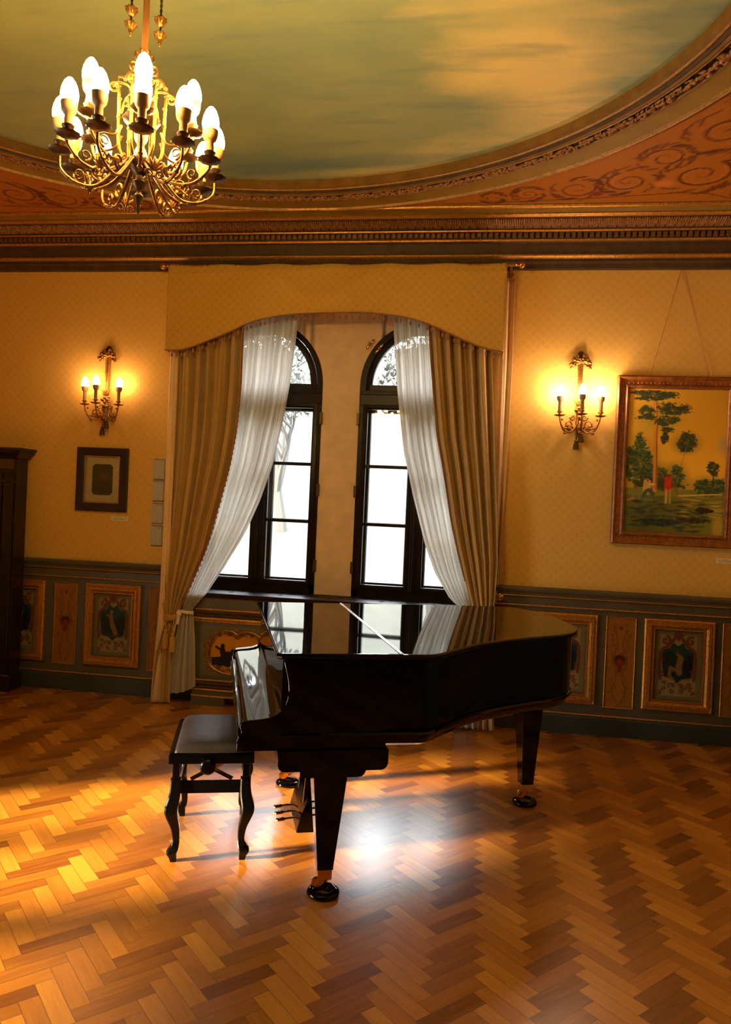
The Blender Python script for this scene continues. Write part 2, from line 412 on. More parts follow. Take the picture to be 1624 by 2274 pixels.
# ---- walls
RX0, RX1, RZ1 = -2.36, .08, 3.36       # window recess
g = G(); g.box(XL-.3, RX0, 0, .62, 0, ZC+.1); g.box(RX1, XR+.3, 0, .62, 0, ZC+.1); g.box(RX0, RX1, 0, .62, RZ1, ZC+.1); g.box(RX0, RX1, 0, .62, 0, SILL-.06)
wall_back = struct('wall_back', g, WALLPAPER, smooth=0)
WINS = [(-1.80, .505), (-.475, .505)]     # centre, half width
ZS, RA = 2.66, .505                       # springing and arch height
def arch_z(dx, a=RA, b=.53): return ZS+b*math.sqrt(max(0, 1-(dx/a)**2))
g = G(); y0, y1 = .20, .62
xs = [RX0]+[c+s*h for c, h in WINS for s in (-1, 1)]+[RX1]
for a, b in ((xs[0], xs[1]), (xs[2], xs[3]), (xs[4], xs[5])): g.box(a, b, y0, y1, SILL-.06, RZ1)
for c, h in WINS:
    n = 28
    for k in range(n):
        a = -h+2*h*k/n; b = -h+2*h*(k+1)/n
        P = [(c+a, arch_z(a)), (c+b, arch_z(b)), (c+b, RZ1), (c+a, RZ1)]
        g.prism(P, lambda u, v, d: (u, d, v), y0, y1)
struct('window_recess', g, PLASTER, wall_back, smooth=40)
# side wall with tall window (out of the frame to the left), far walls
SW0, SW1, SZ0, SZ1 = -4.85, -3.25, .30, 1.75
g = G(); g.box(XL-.4, XL, YB, -5.85, 0, ZC+.1); g.box(XL-.4, XL, -4.95, SW0, 0, ZC+.1); g.box(XL-.4, XL, -5.85, -4.95, 0, .25); g.box(XL-.4, XL, -5.85, -4.95, 1.25, ZC+.1); g.box(XL-.4, XL, SW1, .62, 0, ZC+.1); g.box(XL-.4, XL, SW0, SW1, SZ1, ZC+.1); g.box(XL-.4, XL, SW0, SW1, 0, SZ0)
struct('wall_left', g, WALLPAPER, smooth=0)
struct('wall_right', G().box(XR, XR+.3, YB, 0, 0, ZC+.1), WALLPAPER, smooth=0)
struct('wall_rear', G().box(XL-.4, XR+.3, YB-.3, YB, 0, ZC+.1), mat('dark_panelling', (.035, .020, .012), .6, var=(3, .4)), smooth=0)
# ---- side window (its light falls across the floor)
wd = thing('window_3', kind='structure'); g = G(); x = XL-.2
for a, b in ((SW0, SW0+.09), (SW1-.09, SW1), ((SW0+SW1)/2-.06, (SW0+SW1)/2+.06)): g.box(x-.04, x+.04, a, b, SZ0, SZ1)
for a, b in ((SZ0, SZ0+.10), (SZ1-.09, SZ1), (1.28, 1.37), (.82, .86)): g.box(x-.035, x+.035, SW0, SW1, a, b)
obj('frame', g, WINWOOD, wd, smooth=0); obj('glass_pane', G().box(x-.003, x+.003, SW0+.05, SW1-.05, SZ0+.05, SZ1-.05), GLASS, wd, smooth=0)

wd = thing('window_4', kind='structure'); g = G()  # unseen low window, added to throw more light on the left floor
for a, b in ((-5.85, -5.78), (-5.02, -4.95)): g.box(x-.04, x+.04, a, b, .25, 1.25)
for a, b in ((.25, .32), (1.18, 1.25), (.73, .77)): g.box(x-.035, x+.035, -5.85, -4.95, a, b)
obj('frame', g, WINWOOD, wd, smooth=0); obj('glass_pane', G().box(x-.003, x+.003, -5.82, -4.98, .28, 1.22), GLASS, wd, smooth=0)

# ---- ceiling: stadium-like oval around the chandelier axis
OC = -1.31; YN, YFR = -2.776, -4.32; OA, OB = 2.37, 2.017
def oval(off, n=144, ylim=-.385):
    pts = []
    for k in range(n):
        t = 2*PI*(k+.5)/n; y = math.sin(t); x = OC+(OA+off)*math.cos(t)
        yy = (YN if y > 0 else YFR)+(OB+off)*y
        pts.append((min(max(x, XL+.2), XR-.2), min(yy, ylim)))
    return pts
def ceil_grid(o0, o1, z0, z1):
    A, B = oval(o0), oval(o1); return [[(*a, z0), (*b, z1)] for a, b in zip(A, B)]
g = G(); g.grid(ceil_grid(.40, .40, ZC, ZC))
A = oval(.36); g = G(); rows = []
for k, (x, y) in enumerate(A):
    t = 2*PI*(k+.5)/len(A); dx, dy = math.cos(t), math.sin(t)
    cy = (YN+YFR)/2; sx = (XR+.1-OC if dx > 0 else OC-XL+.1)/max(abs(dx), 1e-6); sy = (0.1-cy if dy > 0 else cy-YB+.1)/max(abs(dy), 1e-6); s = min(sx, sy)
    rows.append([(x, y, ZC), (OC+dx*s, cy+dy*s, ZC)])
g.grid(rows, cu=True)
ceil = struct('ceiling', g, TRIM_OLIVE, smooth=0)
obj('attic_slab', G().box(XL-.3, XR+.3, YB-.3, .62, ZC+.16, ZC+.3), mat('slab', (.2, .2, .2), .9), ceil, smooth=0)
def sky_mat():
    m, nt, b = newmat('painted_sky'); tc = coords(nt)
    def noise(sc, loc, stretch, det=7, dist=.0):
        mp = N(nt, 'ShaderNodeMapping'); mp.inputs['Location'].default_value = loc; mp.inputs['Scale'].default_value = stretch
        mp.inputs['Rotation'].default_value = (0, 0, .15); nt.links.new(tc, mp.inputs['Vector'])
        n = N(nt, 'ShaderNodeTexNoise'); n.inputs['Scale'].default_value = sc; n.inputs['Detail'].default_value = det; n.inputs['Distortion'].default_value = dist
        n.inputs['Roughness'].default_value = .55
        nt.links.new(mp.outputs[0], n.inputs['Vector']); return n.outputs['Fac']
    def ramp(f, stops):
        r = N(nt, 'ShaderNodeValToRGB'); e = r.color_ramp.elements; e[0].position, e[0].color = stops[0][0], (*stops[0][1], 1); e[1].position, e[1].color = stops[-1][0], (*stops[-1][1], 1)
        for p_, c_ in stops[1:-1]: k = e.new(p_); k.color = (*c_, 1)
        nt.links.new(f, r.inputs['Fac']); return r.outputs['Color']
    def blob(cx, cy, rx, ry):
        s = N(nt, 'ShaderNodeSeparateXYZ'); nt.links.new(tc, s.inputs[0])
        a = math_(nt, 'DIVIDE', math_(nt, 'SUBTRACT', s.outputs[0], cx), rx); c = math_(nt, 'DIVIDE', math_(nt, 'SUBTRACT', s.outputs[1], cy), ry)
        d = math_(nt, 'ADD', math_(nt, 'MULTIPLY', a, a), math_(nt, 'MULTIPLY', c, c))
        return math_(nt, 'POWER', 2.718, math_(nt, 'MULTIPLY', d, -1.0))
    base = ramp(noise(.8, (0, 0, 0), (1, 1.6, 1)), [(.3, (.22, .285, .17)), (.7, (.38, .41, .175))])
    n2 = noise(1.5, (3, 1, 0), (.55, 1.6, 1), 9, .3)
    bl = blob(.12, -2.05, .62, .62); b2 = blob(-.55, -1.15, 1.25, .36); b3 = blob(-3.1, -1.5, .8, .4); b5 = blob(-1.1, -.78, 1.3, .16); b6 = blob(.55, -1.6, .5, .6)
    tot = math_(nt, 'ADD', math_(nt, 'MULTIPLY', bl, .55), math_(nt, 'ADD', math_(nt, 'MULTIPLY', b2, .20), math_(nt, 'ADD', math_(nt, 'MULTIPLY', b3, .26), math_(nt, 'ADD', math_(nt, 'MULTIPLY', b5, .20), math_(nt, 'MULTIPLY', b6, .20)))))
    f = math_(nt, 'ADD', n2, math_(nt, 'SUBTRACT', tot, .12))
    cl = ramp(f, [(.62, (0, 0, 0)), (.93, (1, 1, 1))])
    mx = N(nt, 'ShaderNodeMix'); mx.data_type = 'RGBA'; nt.links.new(cl, mx.inputs['Factor']); nt.links.new(base, mx.inputs['A']); mx.inputs['B'].default_value = (.78, .62, .21, 1)
    b4 = blob(-.95, -1.0, 1.1, .13); n3 = noise(2.2, (7, 2, 0), (.4, 2.2, 1), 8)
    tf = ramp(math_(nt, 'ADD', n3, math_(nt, 'SUBTRACT', math_(nt, 'MULTIPLY', b4, .38), .10)), [(.47, (0, 0, 0)), (.72, (.85, .85, .85))])
    m2 = N(nt, 'ShaderNodeMix'); m2.data_type = 'RGBA'; nt.links.new(tf, m2.inputs['Factor']); nt.links.new(mx.outputs['Result'], m2.inputs['A']); m2.inputs['B'].default_value = (.12, .20, .18, 1)
    nt.links.new(m2.outputs['Result'], b.inputs['Base Color']); b.inputs['Roughness'].default_value = .6
    return m
S = oval(.03); g = G(); g.add([(OC, (YN+YFR)/2, ZC+.10)]+[(x, y, ZC+.04) for x, y in S], [(0, i+1, (i+1) % len(S)+1) for i in range(len(S))])
obj('sky_painting', g, sky_mat(), ceil, smooth=60)
# ring mouldings: (offset, z) sections
def ring(name, prof, m, n=144):
    rows = []
    for o, z in prof: rows.append([(x, y, z) for x, y in oval(o, n)])
    g = G(); g.grid(rows, cv=True); return obj(name, g, m, ceil, smooth=30)
ring('oval_moulding', [(0, ZC+.05), (.0, ZC-.004), (.012, ZC-.012), (.026, ZC-.014)], RINGM)
ring('gilt_bead', [(.026, ZC-.014), (.030, ZC-.020), (.038, ZC-.020), (.041, ZC-.012)], RINGGOLD)
ring('oval_moulding', [(.041, ZC-.012), (.043, ZC-.024), (.060, ZC-.030), (.064, ZC-.018)], TRIM_DARK)
ring('oval_moulding', [(.064, ZC-.018), (.068, ZC-.030), (.085, ZC-.034), (.090, ZC-.022)], RINGM)
ring('gilt_bead', [(.090, ZC-.022), (.094, ZC-.032), (.102, ZC-.032), (.106, ZC-.018)], RINGGOLD)
ring('garland_bed', [(.106, ZC-.018), (.115, ZC-.008), (.195, ZC-.008), (.202, ZC-.014)], TRIM_DARK)
ring('gilt_bead', [(.202, ZC-.014), (.206, ZC-.020), (.212, ZC-.018), (.215, ZC-.008)], RINGGOLD)
ring('plain_band', [(.215, ZC-.008), (.23, ZC-.006), (.372, ZC-.006)], TRIM_OLIVE)
ring('gilt_bead', [(.372, ZC-.006), (.378, ZC-.022), (.388, ZC-.024), (.396, ZC-.010), (.400, ZC-.004)], RINGGOLD)
# garland leaves and fruits along the ring (one carved relief)
g = G(); O = oval(.155, 900); q = random.Random(4)
for k in range(0, 900):
    x, y = O[k]
    if y > -.39 or y < -4.6: continue
    x2, y2 = O[(k+1) % 900]; a = math.atan2(y2-y, x2-x)
    wrap = (k % 45) in (0, 1)
    if wrap:
        g.ell((x, y, ZC-.014), .012, .046, .020, 8, 6, Matrix.Rotation(a, 3, 'Z')); continue
    for j in (-1, 0, 1):
        off = j*.022+q.uniform(-.006, .006); px = x-math.sin(a)*off; py = y+math.cos(a)*off
        if q.random() < .55: g.ell((px, py, ZC-.016-q.random()*.014), .017, .007, .010, 6, 4, Matrix.Rotation(a+q.uniform(-.9, .9), 3, 'Z'))
        elif j == 0: g.ell((px, py, ZC-.026), .013, .013, .012, 7, 5)
obj('fruit_garland', g, GARLAND, ceil, smooth=50)
# spandrel paintings
GX0, GX1 = XL+.42, XR-.42; YL = -.385
def spandrel(name, sx):
    nx, ny = 150, 150; O = oval(.425, 720)
    xe = GX1 if sx > 0 else GX0
    c = Canvas(2.4, 2.0, 300, (168, 102, 26))
    dk = (88, 40, 18); lt = (190, 118, 44)
    rs = np.random.RandomState(5+sx)
    def sc(x, y, r, fl, a0, t=1.5): c.scroll(x, y, r, dk, r*.13, fl, a0, t); c.scroll(x, y, r*.8, lt, r*.05, fl, a0+.3, t)
    for (x, y, r, fl, a0) in ((.35, .42, .20, 1, 2), (.78, .34, .15, -1, 1), (.36, .95, .18, -1, 4), (1.10, .24, .13, 1, 2.6), (.30, 1.4, .15, 1, 1), (1.42, .17, .09, -1, 1), (1.66, .12, .07, 1, 2), (.18, 1.75, .1, 1, 2), (.62, .66, .13, 1, 0)):
        sc(x, y, r, fl, a0)
        for k in range(16):
            t = rs.rand()*6.28; c.stroke([(x+r*1.1*math.cos(t), y+r*1.1*math.sin(t)), (x+r*1.35*math.cos(t+.25), y+r*1.3*math.sin(t+.25)), (x+r*1.3*math.cos(t+.6), y+r*1.5*math.sin(t+.6))], (.022, .006), dk, .8)
    c.stroke(spline([(.05, .05), (.3, .15), (.7, .12), (1.2, .07), (2.0, .03)]), .014, dk, .8); c.stroke(spline([(.05, .05), (.12, .5), (.10, 1.1), (.06, 1.9)]), .014, dk, .8)
    c.ell(.55, .3, .06, .05, (200, 120, 50), 1, .3); c.ell(.95, .16, .04, .04, (120, 50, 30), 1, .3)
    # mesh rows from the straight edge to the oval
    cols = []; 
    for i in range(nx):
        x = xe-sx*(i/(nx-1))*2.4
        ys = [p[1] for p in O if abs(p[0]-x) < .02 and p[1] > -3.4]
        dx = (x-OC)/(OA+.425)
        if abs(dx) < 1: yo = min(YN+(OB+.425)*math.sqrt(1-dx*dx), YL)
        else: yo = -2.4
        cols.append((x, max(yo, -2.4)))
    vs = []; cc = []
    for x, yo in cols:
        for j in range(ny):
            y = YL-.02+(yo-YL+.02)*j/(ny-1); vs.append((x, y, ZC-.004))
            u = min(max((xe-x)*sx/2.4, 0), 1)*(c.nx-1); v = min(max((YL-y)/2.0, 0), 1)*(c.ny-1)
            cc.append(c.c[int(v), int(u)])
    fs = [(i*ny+j, i*ny+j+1, (i+1)*ny+j+1, (i+1)*ny+j) for i in range(nx-1) for j in range(ny-1) if abs(cols[i][1]-YL) > .03]
    me = bpy.data.meshes.new(name); me.from_pydata(vs, [], fs); me.update()
    at = me.color_attributes.new('paint', 'FLOAT_COLOR', 'POINT'); buf = np.ones((len(vs), 4), np.float32); buf[:, :3] = np.array(cc); at.data.foreach_set('color', buf.ravel())
    me.materials.append(PAINT); o = bpy.data.objects.new(name, me); COL.objects.link(o); o.parent = ceil
    g = G(); g.box(xe-sx*.012 if sx > 0 else xe, xe if sx > 0 else xe+.012, -2.4, YL+.03, ZC-.02, ZC)
    obj('gilt_strip', g, TRIM_GOLD, ceil, smooth=0, bevel=.004)
spandrel('spandrel_painting', 1); spandrel('spandrel_painting', -1)
g = G(); g.tube([(GX0, YL+.008, ZC-.008), (GX1, YL+.008, ZC-.008)], .016, 8); obj('gilt_strip', g, TRIM_GOLD, ceil)

# ---- cornice (trim): profile (projection, z)
cor = thing('trim_1', kind='structure')
def corn(name, prof, m, smooth=25):
    rows = []
    for pj, z in prof: rows.append([(XL+pj, YF-pj, z), (XR-pj, YF-pj, z), (XR-pj, YB+pj, z), (XL+pj, YB+pj, z)])
    g = G(); g.grid(rows, cv=True); return obj(name, g, m, cor, smooth=smooth)
corn('cornice_foot', [(0, 3.545), (.03, 3.55), (.035, 3.585), (.045, 3.60), (.045, 3.62)], TRIM_DARK)
corn('gilt_band', [(.045, 3.62), (.06, 3.625), (.07, 3.635), (.07, 3.645), (.06, 3.652)], TRIM_GOLD)
corn('cornice_frieze', [(.06, 3.652), (.065, 3.66), (.075, 3.73), (.085, 3.735)], TRIM_DARK)
corn('gilt_band', [(.085, 3.735), (.10, 3.738), (.105, 3.748), (.10, 3.756)], TRIM_GOLD)
corn('dentil_bed', [(.10, 3.756), (.10, 3.795), (.13, 3.797)], TRIM_DARK)
corn('gilt_band', [(.13, 3.797), (.137, 3.80), (.14, 3.808), (.135, 3.812)], TRIM_GOLD)
corn('leaf_bed', [(.135, 3.812), (.145, 3.815), (.185, 3.835), (.215, 3.862), (.225, 3.864)], TRIM_DARK)
corn('gilt_band', [(.225, 3.864), (.245, 3.864), (.255, 3.872), (.265, 3.878), (.262, 3.886)], TRIM_GOLD)
corn('cornice_soffit', [(.262, 3.886), (.30, 3.888), (.40, ZC-.001)], TRIM_OLIVE)
g = G(); n = int((XR-XL-.24)/.044)
for k in range(n): x = XL+.12+k*.044; g.box(x, x+.027, -.125, -.095, 3.760, 3.793)
obj('dentils', g, mat('dentil_gilt', (.26, .14, .045), .45, .4, var=(50, .4)), cor, smooth=0)
g = G(); n = int((XR-XL-.4)/.068)
for k in range(n):
    x = XL+.2+k*.068
    for j in (-2, -1, 0, 1, 2):
        P = [(x+j*.010, -.148-.0, 3.818), (x+j*.013, -.175, 3.828), (x+j*.0165, -.205, 3.850), (x+j*.019, -.224, 3.858)]
        g.tube(P, [.003, .0065, .0065, .004], 5)
obj('leaf_ornament', g, GARLAND, cor, smooth=50)

# ---- wainscot, dado, baseboard
def wains(name, x0, x1):
    g = G().box(x0, x1, -.022, 0, 0, 1.03); o = struct(name, g, WAINSCOT, smooth=0)
    rail = [(-.022, .955), (-.03, .960), (-.03, 1.02), (-.045, 1.028), (-.05, 1.05), (-.066, 1.068), (-.07, 1.085), (-.06, 1.098), (-.03, 1.10), (0, 1.10)]
    g = G().grid([[(x0, y, z) for y, z in rail], [(x1, y, z) for y, z in rail]]); g.add([(x0, y, z) for y, z in rail], [tuple(range(len(rail)))]); g.add([(x1, y, z) for y, z in rail], [tuple(range(len(rail)))])
    obj('dado_rail', g, WAINSCOT, o, smooth=25)
    for z, r in ((.957, .006), (1.030, .004)): obj('gilt_line', G().tube([(x0, -.034 if z < 1 else -.048, z), (x1, -.034 if z < 1 else -.048, z)], r, 6), TRIM_GOLD, o)
    obj('gilt_line', G().tube([(x0, -.026, .148), (x1, -.026, .148)], .007, 6), TRIM_GOLD, o)
    return o
def bigpanel(x0, x1, o, variant):
    z0, z1 = .232, .915
    pr = [(0, .0), (0, .030), (.010, .036), (.016, .030), (.022, .030), (.030, .046), (.048, .046), (.060, .030), (.066, .026), (.068, .034), (.076, .034), (.080, .016), (.080, 0)]
    obj('gilt_frame', G().rectframe(x0, x1, z0, z1, pr, -.018), TRIM_GOLD, o, smooth=30)
    w_, h_ = x1-x0-.17, z1-z0-.17
    c = Canvas(w_, h_, 84, (104, 98, 68)); rd = (98, 52, 34); cx = w_/2
    m_ = .035; c.poly([(m_, m_*.8), (w_-m_, m_*.8), (w_-m_, h_-m_*.8), (m_, h_-m_*.8)], (134, 116, 78))
    vign = [(cx-.10, .17), (cx-.115, .30), (cx-.11, .37), (cx-.06, .385), (cx-.035, .425), (cx, .40), (cx+.035, .425), (cx+.06, .385), (cx+.11, .37), (cx+.115, .30), (cx+.10, .17), (cx+.03, .15), (cx, .12), (cx-.03, .15)]
    c.poly(vign, (28, 38, 46)); top = [(a, b) for a, b in vign if b > .29]
    c.poly(top, (30, 58, 64)); c.ell(cx-.06, .31, .05, .05, (26, 40, 30), 1, .3); c.ell(cx+.08, .25, .035, .09, (20, 26, 34), 1, .3)
    for s in (-1, 1):
        c.scroll(cx+s*.09, .44, .034, rd, .022, s, 1.2, 1.2); c.scroll(cx+s*.11, .19, .026, rd, .016, -s, 2, 1.2); c.scroll(cx+s*.12, .30, .016, rd, .010, s, 0, 1.0)
        c.stroke(spline([(cx+s*.12, .15), (cx+s*.128, .25), (cx+s*.118, .36), (cx+s*.07, .40), (cx+s*.03, .45)]), .022, rd)
        c.stroke(spline([(cx+s*.02, .47), (cx+s*.05, .44), (cx+s*.09, .41)]), (.016, .006), rd)
        for k, (x, y, r) in enumerate(((.05, .10, .022), (.10, .08, .018), (.03, .06, .018), (.09, .12, .016), (.12, .05, .016), (.02, .11, .016))): c.scroll(cx+s*x, y, r, (84, 50, 34), .010, s if k % 2 else -s, k, 1.2)
    for a in (-.8, -.4, 0, .4, .8): c.stroke([(cx, .45), (cx+.045*math.sin(a), .45+.05*math.cos(a))], (.016, .006), rd)
    sk = (126, 98, 64)
    if variant == 0:
        c.stroke([(cx+.02, .31), (cx+.01, .25), (cx+.015, .20)], .042, sk, .8); c.ell(cx+.005, .345, .015, .019, sk, 1, .3); c.stroke([(cx+.015, .21), (cx-.05, .235), (cx-.055, .175), (cx-.02, .14)], (.028, .016), sk, .75); c.ell(cx+.012, .353, .015, .012, (60, 36, 22), 1, .3); c.stroke([(cx+.03, .28), (cx-.01, .255)], .012, sk, .8)
    else:
        c.stroke([(cx-.02, .33), (cx-.005, .26), (cx+.03, .18)], (.035, .045), sk, .8); c.ell(cx-.015, .362, .014, .017, sk, 1, .3); c.stroke([(cx-.02, .33), (cx-.06, .335)], .012, sk, .8); c.stroke([(cx-.05, .16), (cx+.06, .175)], .016, (70, 60, 44), .9)
    c.mesh('cartouche_painting', PAINT, lambda u, v: (x0+.085+u, -.0235, z0+.085+v), o)
def narrow(x0, x1, o, seed):
    z0, z1 = .215, .91
    pr = [(0, 0), (0, .012), (.004, .016), (.008, .014), (.010, .004)]
    obj('gilt_frame', G().rectframe(x0, x1, z0, z1, pr, -.018), TRIM_GOLD, o, smooth=30)
    w_, h_ = x1-x0-.02, z1-z0-.02
    c = Canvas(w_, h_, 54, (142, 92, 30)); cx = w_/2; dk = (92, 56, 26); rs = np.random.RandomState(seed)
    for s in (-1, 1):
        for k in range(17): c.scroll(cx+s*(.015+.055*rs.rand()), .04+k*.036, .010+.014*rs.rand(), dk, .005, s*(1 if k % 2 else -1), rs.rand()*6, 1.2, .8)
        c.stroke(spline([(cx+s*.01, .02), (cx+s*.05, .12), (cx+s*.02, .24), (cx+s*.055, .36), (cx+s*.02, .48), (cx+s*.05, .60)]), .006, dk, .8)
    c.ell(cx, .60, .018, .016, (120, 50, 30), 1, .3); c.ell(cx, h_*.53, .045, .040, (46, 30, 20), 1, .3); c.ell(cx, h_*.49, .030, .038, (126, 46, 26), 1, .3)
    c.ell(cx, h_*.43, .020, .03, (112, 44, 28), 1, .4)
    c.mesh('grotesque_painting', PAINT, lambda u, v: (x0+.01+u, -.0235, z0+.01+v), o)
wl = wains('trim_2', XL, -2.2)
narrow(-2.641, -2.42, wl, 1); bigpanel(-3.205, -2.71, wl, 1); narrow(-3.49, -3.285, wl, 2); bigpanel(-4.07, -3.572, wl, 0)
wr = wains('trim_3', -.08, XR)
narrow(.19, .41, wr, 3); bigpanel(.462, .968, wr, 0); narrow(1.032, 1.253, wr, 4); bigpanel(1.308, 1.812, wr, 0); narrow(1.868, 2.09, wr, 5)
for nm, x0, x1 in (('baseboard_left', XL, -2.2), ('baseboard_right', -.08, XR)):
    prof = [(0, 0), (-.036, 0), (-.036, .125), (-.030, .138), (-.022, .142), (0, .142)]
    g = G().prism([(a, b) for a, b in prof], lambda a, b, d: (d, a, b), x0, x1); struct(nm, g, BASEB, smooth=0)
for nm, bx in (('trim_4', (XR-.022, XR, YB, -.08)), ('trim_5', (XL, XL+.022, SW1, -.08)), ('trim_6', (XL, XL+.022, YB, -5.9))):
    o = struct(nm, G().box(*bx, 0, 1.09), WAINSCOT, smooth=0)
obj('rear_wainscot', G().box(XL, XR, YB, YB+.022, 0, 1.09), WAINSCOT, o, smooth=0)

# ---- the two arched windows
def win(idx, c, h, orn):
    o = thing('window_%d' % idx, kind='structure'); yf = .195; fw_ = .045
    # outer frame: jambs, bottom, arch
    g = G()
    outer = [(c-h, SILL-.035)]+[(c-h*math.cos(PI*k/28), ZS+.53*math.sin(PI*k/28)) for k in range(29)]+[(c+h, SILL-.035)]
    hi = h-fw_; inner = [(c-hi, SILL-.035)]+[(c-hi*math.cos(PI*k/28), ZS+(.53-fw_)*math.sin(PI*k/28)) for k in range(29)]+[(c+hi, SILL-.035)]
    rows = [[(x, y, z) for (x, z), y in ((a, yf), (b, yf), (b, yf+.13), (a, yf+.13))] for a, b in zip(outer, inner)]
    g.grid(rows, cv=True); g.box(c-h, c+h, yf, yf+.13, SILL-.07, SILL+.04)
    obj('frame', g, WINWOOD, o, smooth=25)
    obj('transom', G().box(c-h+.01, c+h-.01, yf-.012, yf+.12, 2.50, 2.62).box(c-h+.01, c+h-.01, yf-.022, yf, 2.585, 2.605), WINWOOD, o, smooth=0, bevel=.004)
    obj('mullion', G().box(c-.032, c+.032, yf-.016, yf+.12, SILL+.03, 2.51).box(c-.012, c+.012, yf-.03, yf, SILL+.03, 2.50), WINWOOD, o, smooth=0, bevel=.004)
    for s in (-1, 1):
        a, b = (c-h+fw_-.01, c-.03) if s < 0 else (c+.03, c+h-fw_+.01)
        z0, z1 = SILL+.035, 2.505; t = .034
        prs = [(0, 0), (0, .028), (.028, .034), (t+.006, .02), (t+.006, -.02), (0, -.02)]
        gs = G().rectframe(a, b, z0, z1, prs, yf+.018)
        sash = obj('casement', gs, WINWOOD, o, smooth=25)
        # storm sash 9 cm behind
        g2 = G().rectframe(a+.004, b-.004, z0, z1, [(0, 0), (0, .02), (.052, .02), (.058, 0), (.05, -.02)], yf+.12)
        for zz in (1.52, 2.0): g2.box(a+.04, b-.04, yf+.10, yf+.125, zz-.010, zz+.010)
        obj('storm_sash', g2, WINWOOD, o, smooth=25)
        for zz in (1.515, 1.995): obj('glazing_bar', G().box(a+t, b-t, yf+.0, yf+.03, zz-.014, zz+.014), WINWOOD, sash, smooth=0, bevel=.005)
        obj('glass_pane', G().box(a+.02, b-.02, yf+.012, yf+.015, z0+.02, z1-.02), GLASS, sash, smooth=0)
    # fanlight sash
    def archrow(hh, bb, y): return [(c-hh, y, 2.62)]+[(c-hh*math.cos(PI*k/28), y, ZS+bb*math.sin(PI*k/28)) for k in range(29)]+[(c+hh, y, 2.62)]
    g = G().grid([archrow(hi-.004, .53-fw_-.004, yf-.010), archrow(hi-.03, .53-fw_-.03, yf-.018), archrow(hi-.058, .53-fw_-.058, yf+.0), archrow(hi-.058, .53-fw_-.058, yf+.05), archrow(hi-.004, .53-fw_-.004, yf+.05)], cu=True)
    g.box(c-hi, c+hi, yf-.01, yf+.05, 2.62, 2.665)
    fan = obj('fanlight_sash', g, WINWOOD, o, smooth=25)
    r = archrow(hi-.03, .53-fw_-.03, yf+.02); g = G(); g.add(r, [tuple(range(len(r)))]); obj('glass_pane', g, GLASS, fan, smooth=0)
    for s in (-1, 1):
        for zz in (2.38, 1.78, 1.15):
            x = c+s*h; obj('hinge', G().box(x-.012, x+.012, yf-.03, yf+.0, zz-.05, zz+.05), DARKBRASS, o, smooth=0, bevel=.004)
    if orn:
        for (x, z, a) in ((-.905, 3.0, .9), (-.83, 2.965, .9)):
            g = G()
            for sgn in (-1, 1):
                mm = Matrix.Rotation(-(PI/2-a)+0, 3, 'Y')
                g.ell(Vector((x, yf-.03, z))+Vector((sgn*.026*math.cos(a), 0, sgn*.026*math.sin(a))), .024, .005, .011, 12, 8, Matrix.Rotation(-a, 3, 'Y'))
            g.ell((x, yf-.034, z), .009, .008, .009); g.tube([(x-.018, yf-.03, z+.016), (x+.018, yf-.03, z-.016)], .005, 6)
            obj('turn_button', g, BRASS, o)['label'] = 'winged brass turn button'
    return o
win(1, *WINS[0], False); win(2, *WINS[1], True)

# ---- garden outside
GRASS = mat('pale_grass', (.048, .050, .038), .9, col2=(.020, .025, .018), var=(.9, .4)); 
g = G(); rows = []
for i in range(30):
    rows.append([(-26+j*2, 1.2+i*1.3, -1.4+.34*(i*1.3)+.25*math.sin(j*.7+i*.4)) for j in range(27)])
g.grid(rows); tag(obj('garden_slope', g, GRASS), 'pale grassy slope seen through the lower window panes', 'lawn')
LEAFM = mat('pale_leaves', (.036, .042, .031), .8, var=(3, .4)); BARK = mat('grey_bark', (.038, .037, .033), .9)
def tree(x, y, h, seed, lab):
    q = random.Random(seed); t = thing('garden_tree', lab, 'tree', (x, y, -1.35+.34*(y-1.2)), group=None); g = G(); lf = G()
    def br(p, d, l, r, dep):
        P = [p]; dd = d.copy()
        for k in range(4): dd = (dd+Vector((q.uniform(-.18, .18), q.uniform(-.18, .18), q.uniform(-.05, .15)))).normalized(); P.append(P[-1]+dd*l/4)
        g.tube(P, [r*(1-.14*k) for k in range(5)], 5)
        if dep == 0:
            for k in range(16):
                c = P[-1]+Vector((q.uniform(-1, 1), q.uniform(-1, 1), q.uniform(-.7, .5)))*.40; s = q.uniform(.04, .09)
                a = Vector((q.uniform(-1, 1), q.uniform(-1, 1), q.uniform(-1, 1))).normalized(); b = a.orthogonal().normalized()
                lf.add([c-a*s, c+b*s*.5, c+a*s, c-b*s*.5], [(0, 1, 2, 3)])
            return
        for k in range(4):
            nd = (dd+Vector((q.uniform(-1, 1), q.uniform(-1, 1), q.uniform(-.2, .6)))*.9).normalized(); br(P[2+k % 3], nd, l*.66, r*.52, dep-1)
    br(Vector((0, 0, -.6)), Vector((0, 0, 1)), h*.45, .13, 4)
    obj('trunk', g, BARK, t); obj('foliage', lf, LEAFM, t, smooth=0)
for a in ((-3.9, 9.0, 5.4, 1, 'pale leafy tree on the slope outside the left arched window'), (-1.0, 9.5, 5.4, 2, 'pale leafy tree on the slope outside the right arched window')): tree(*a)

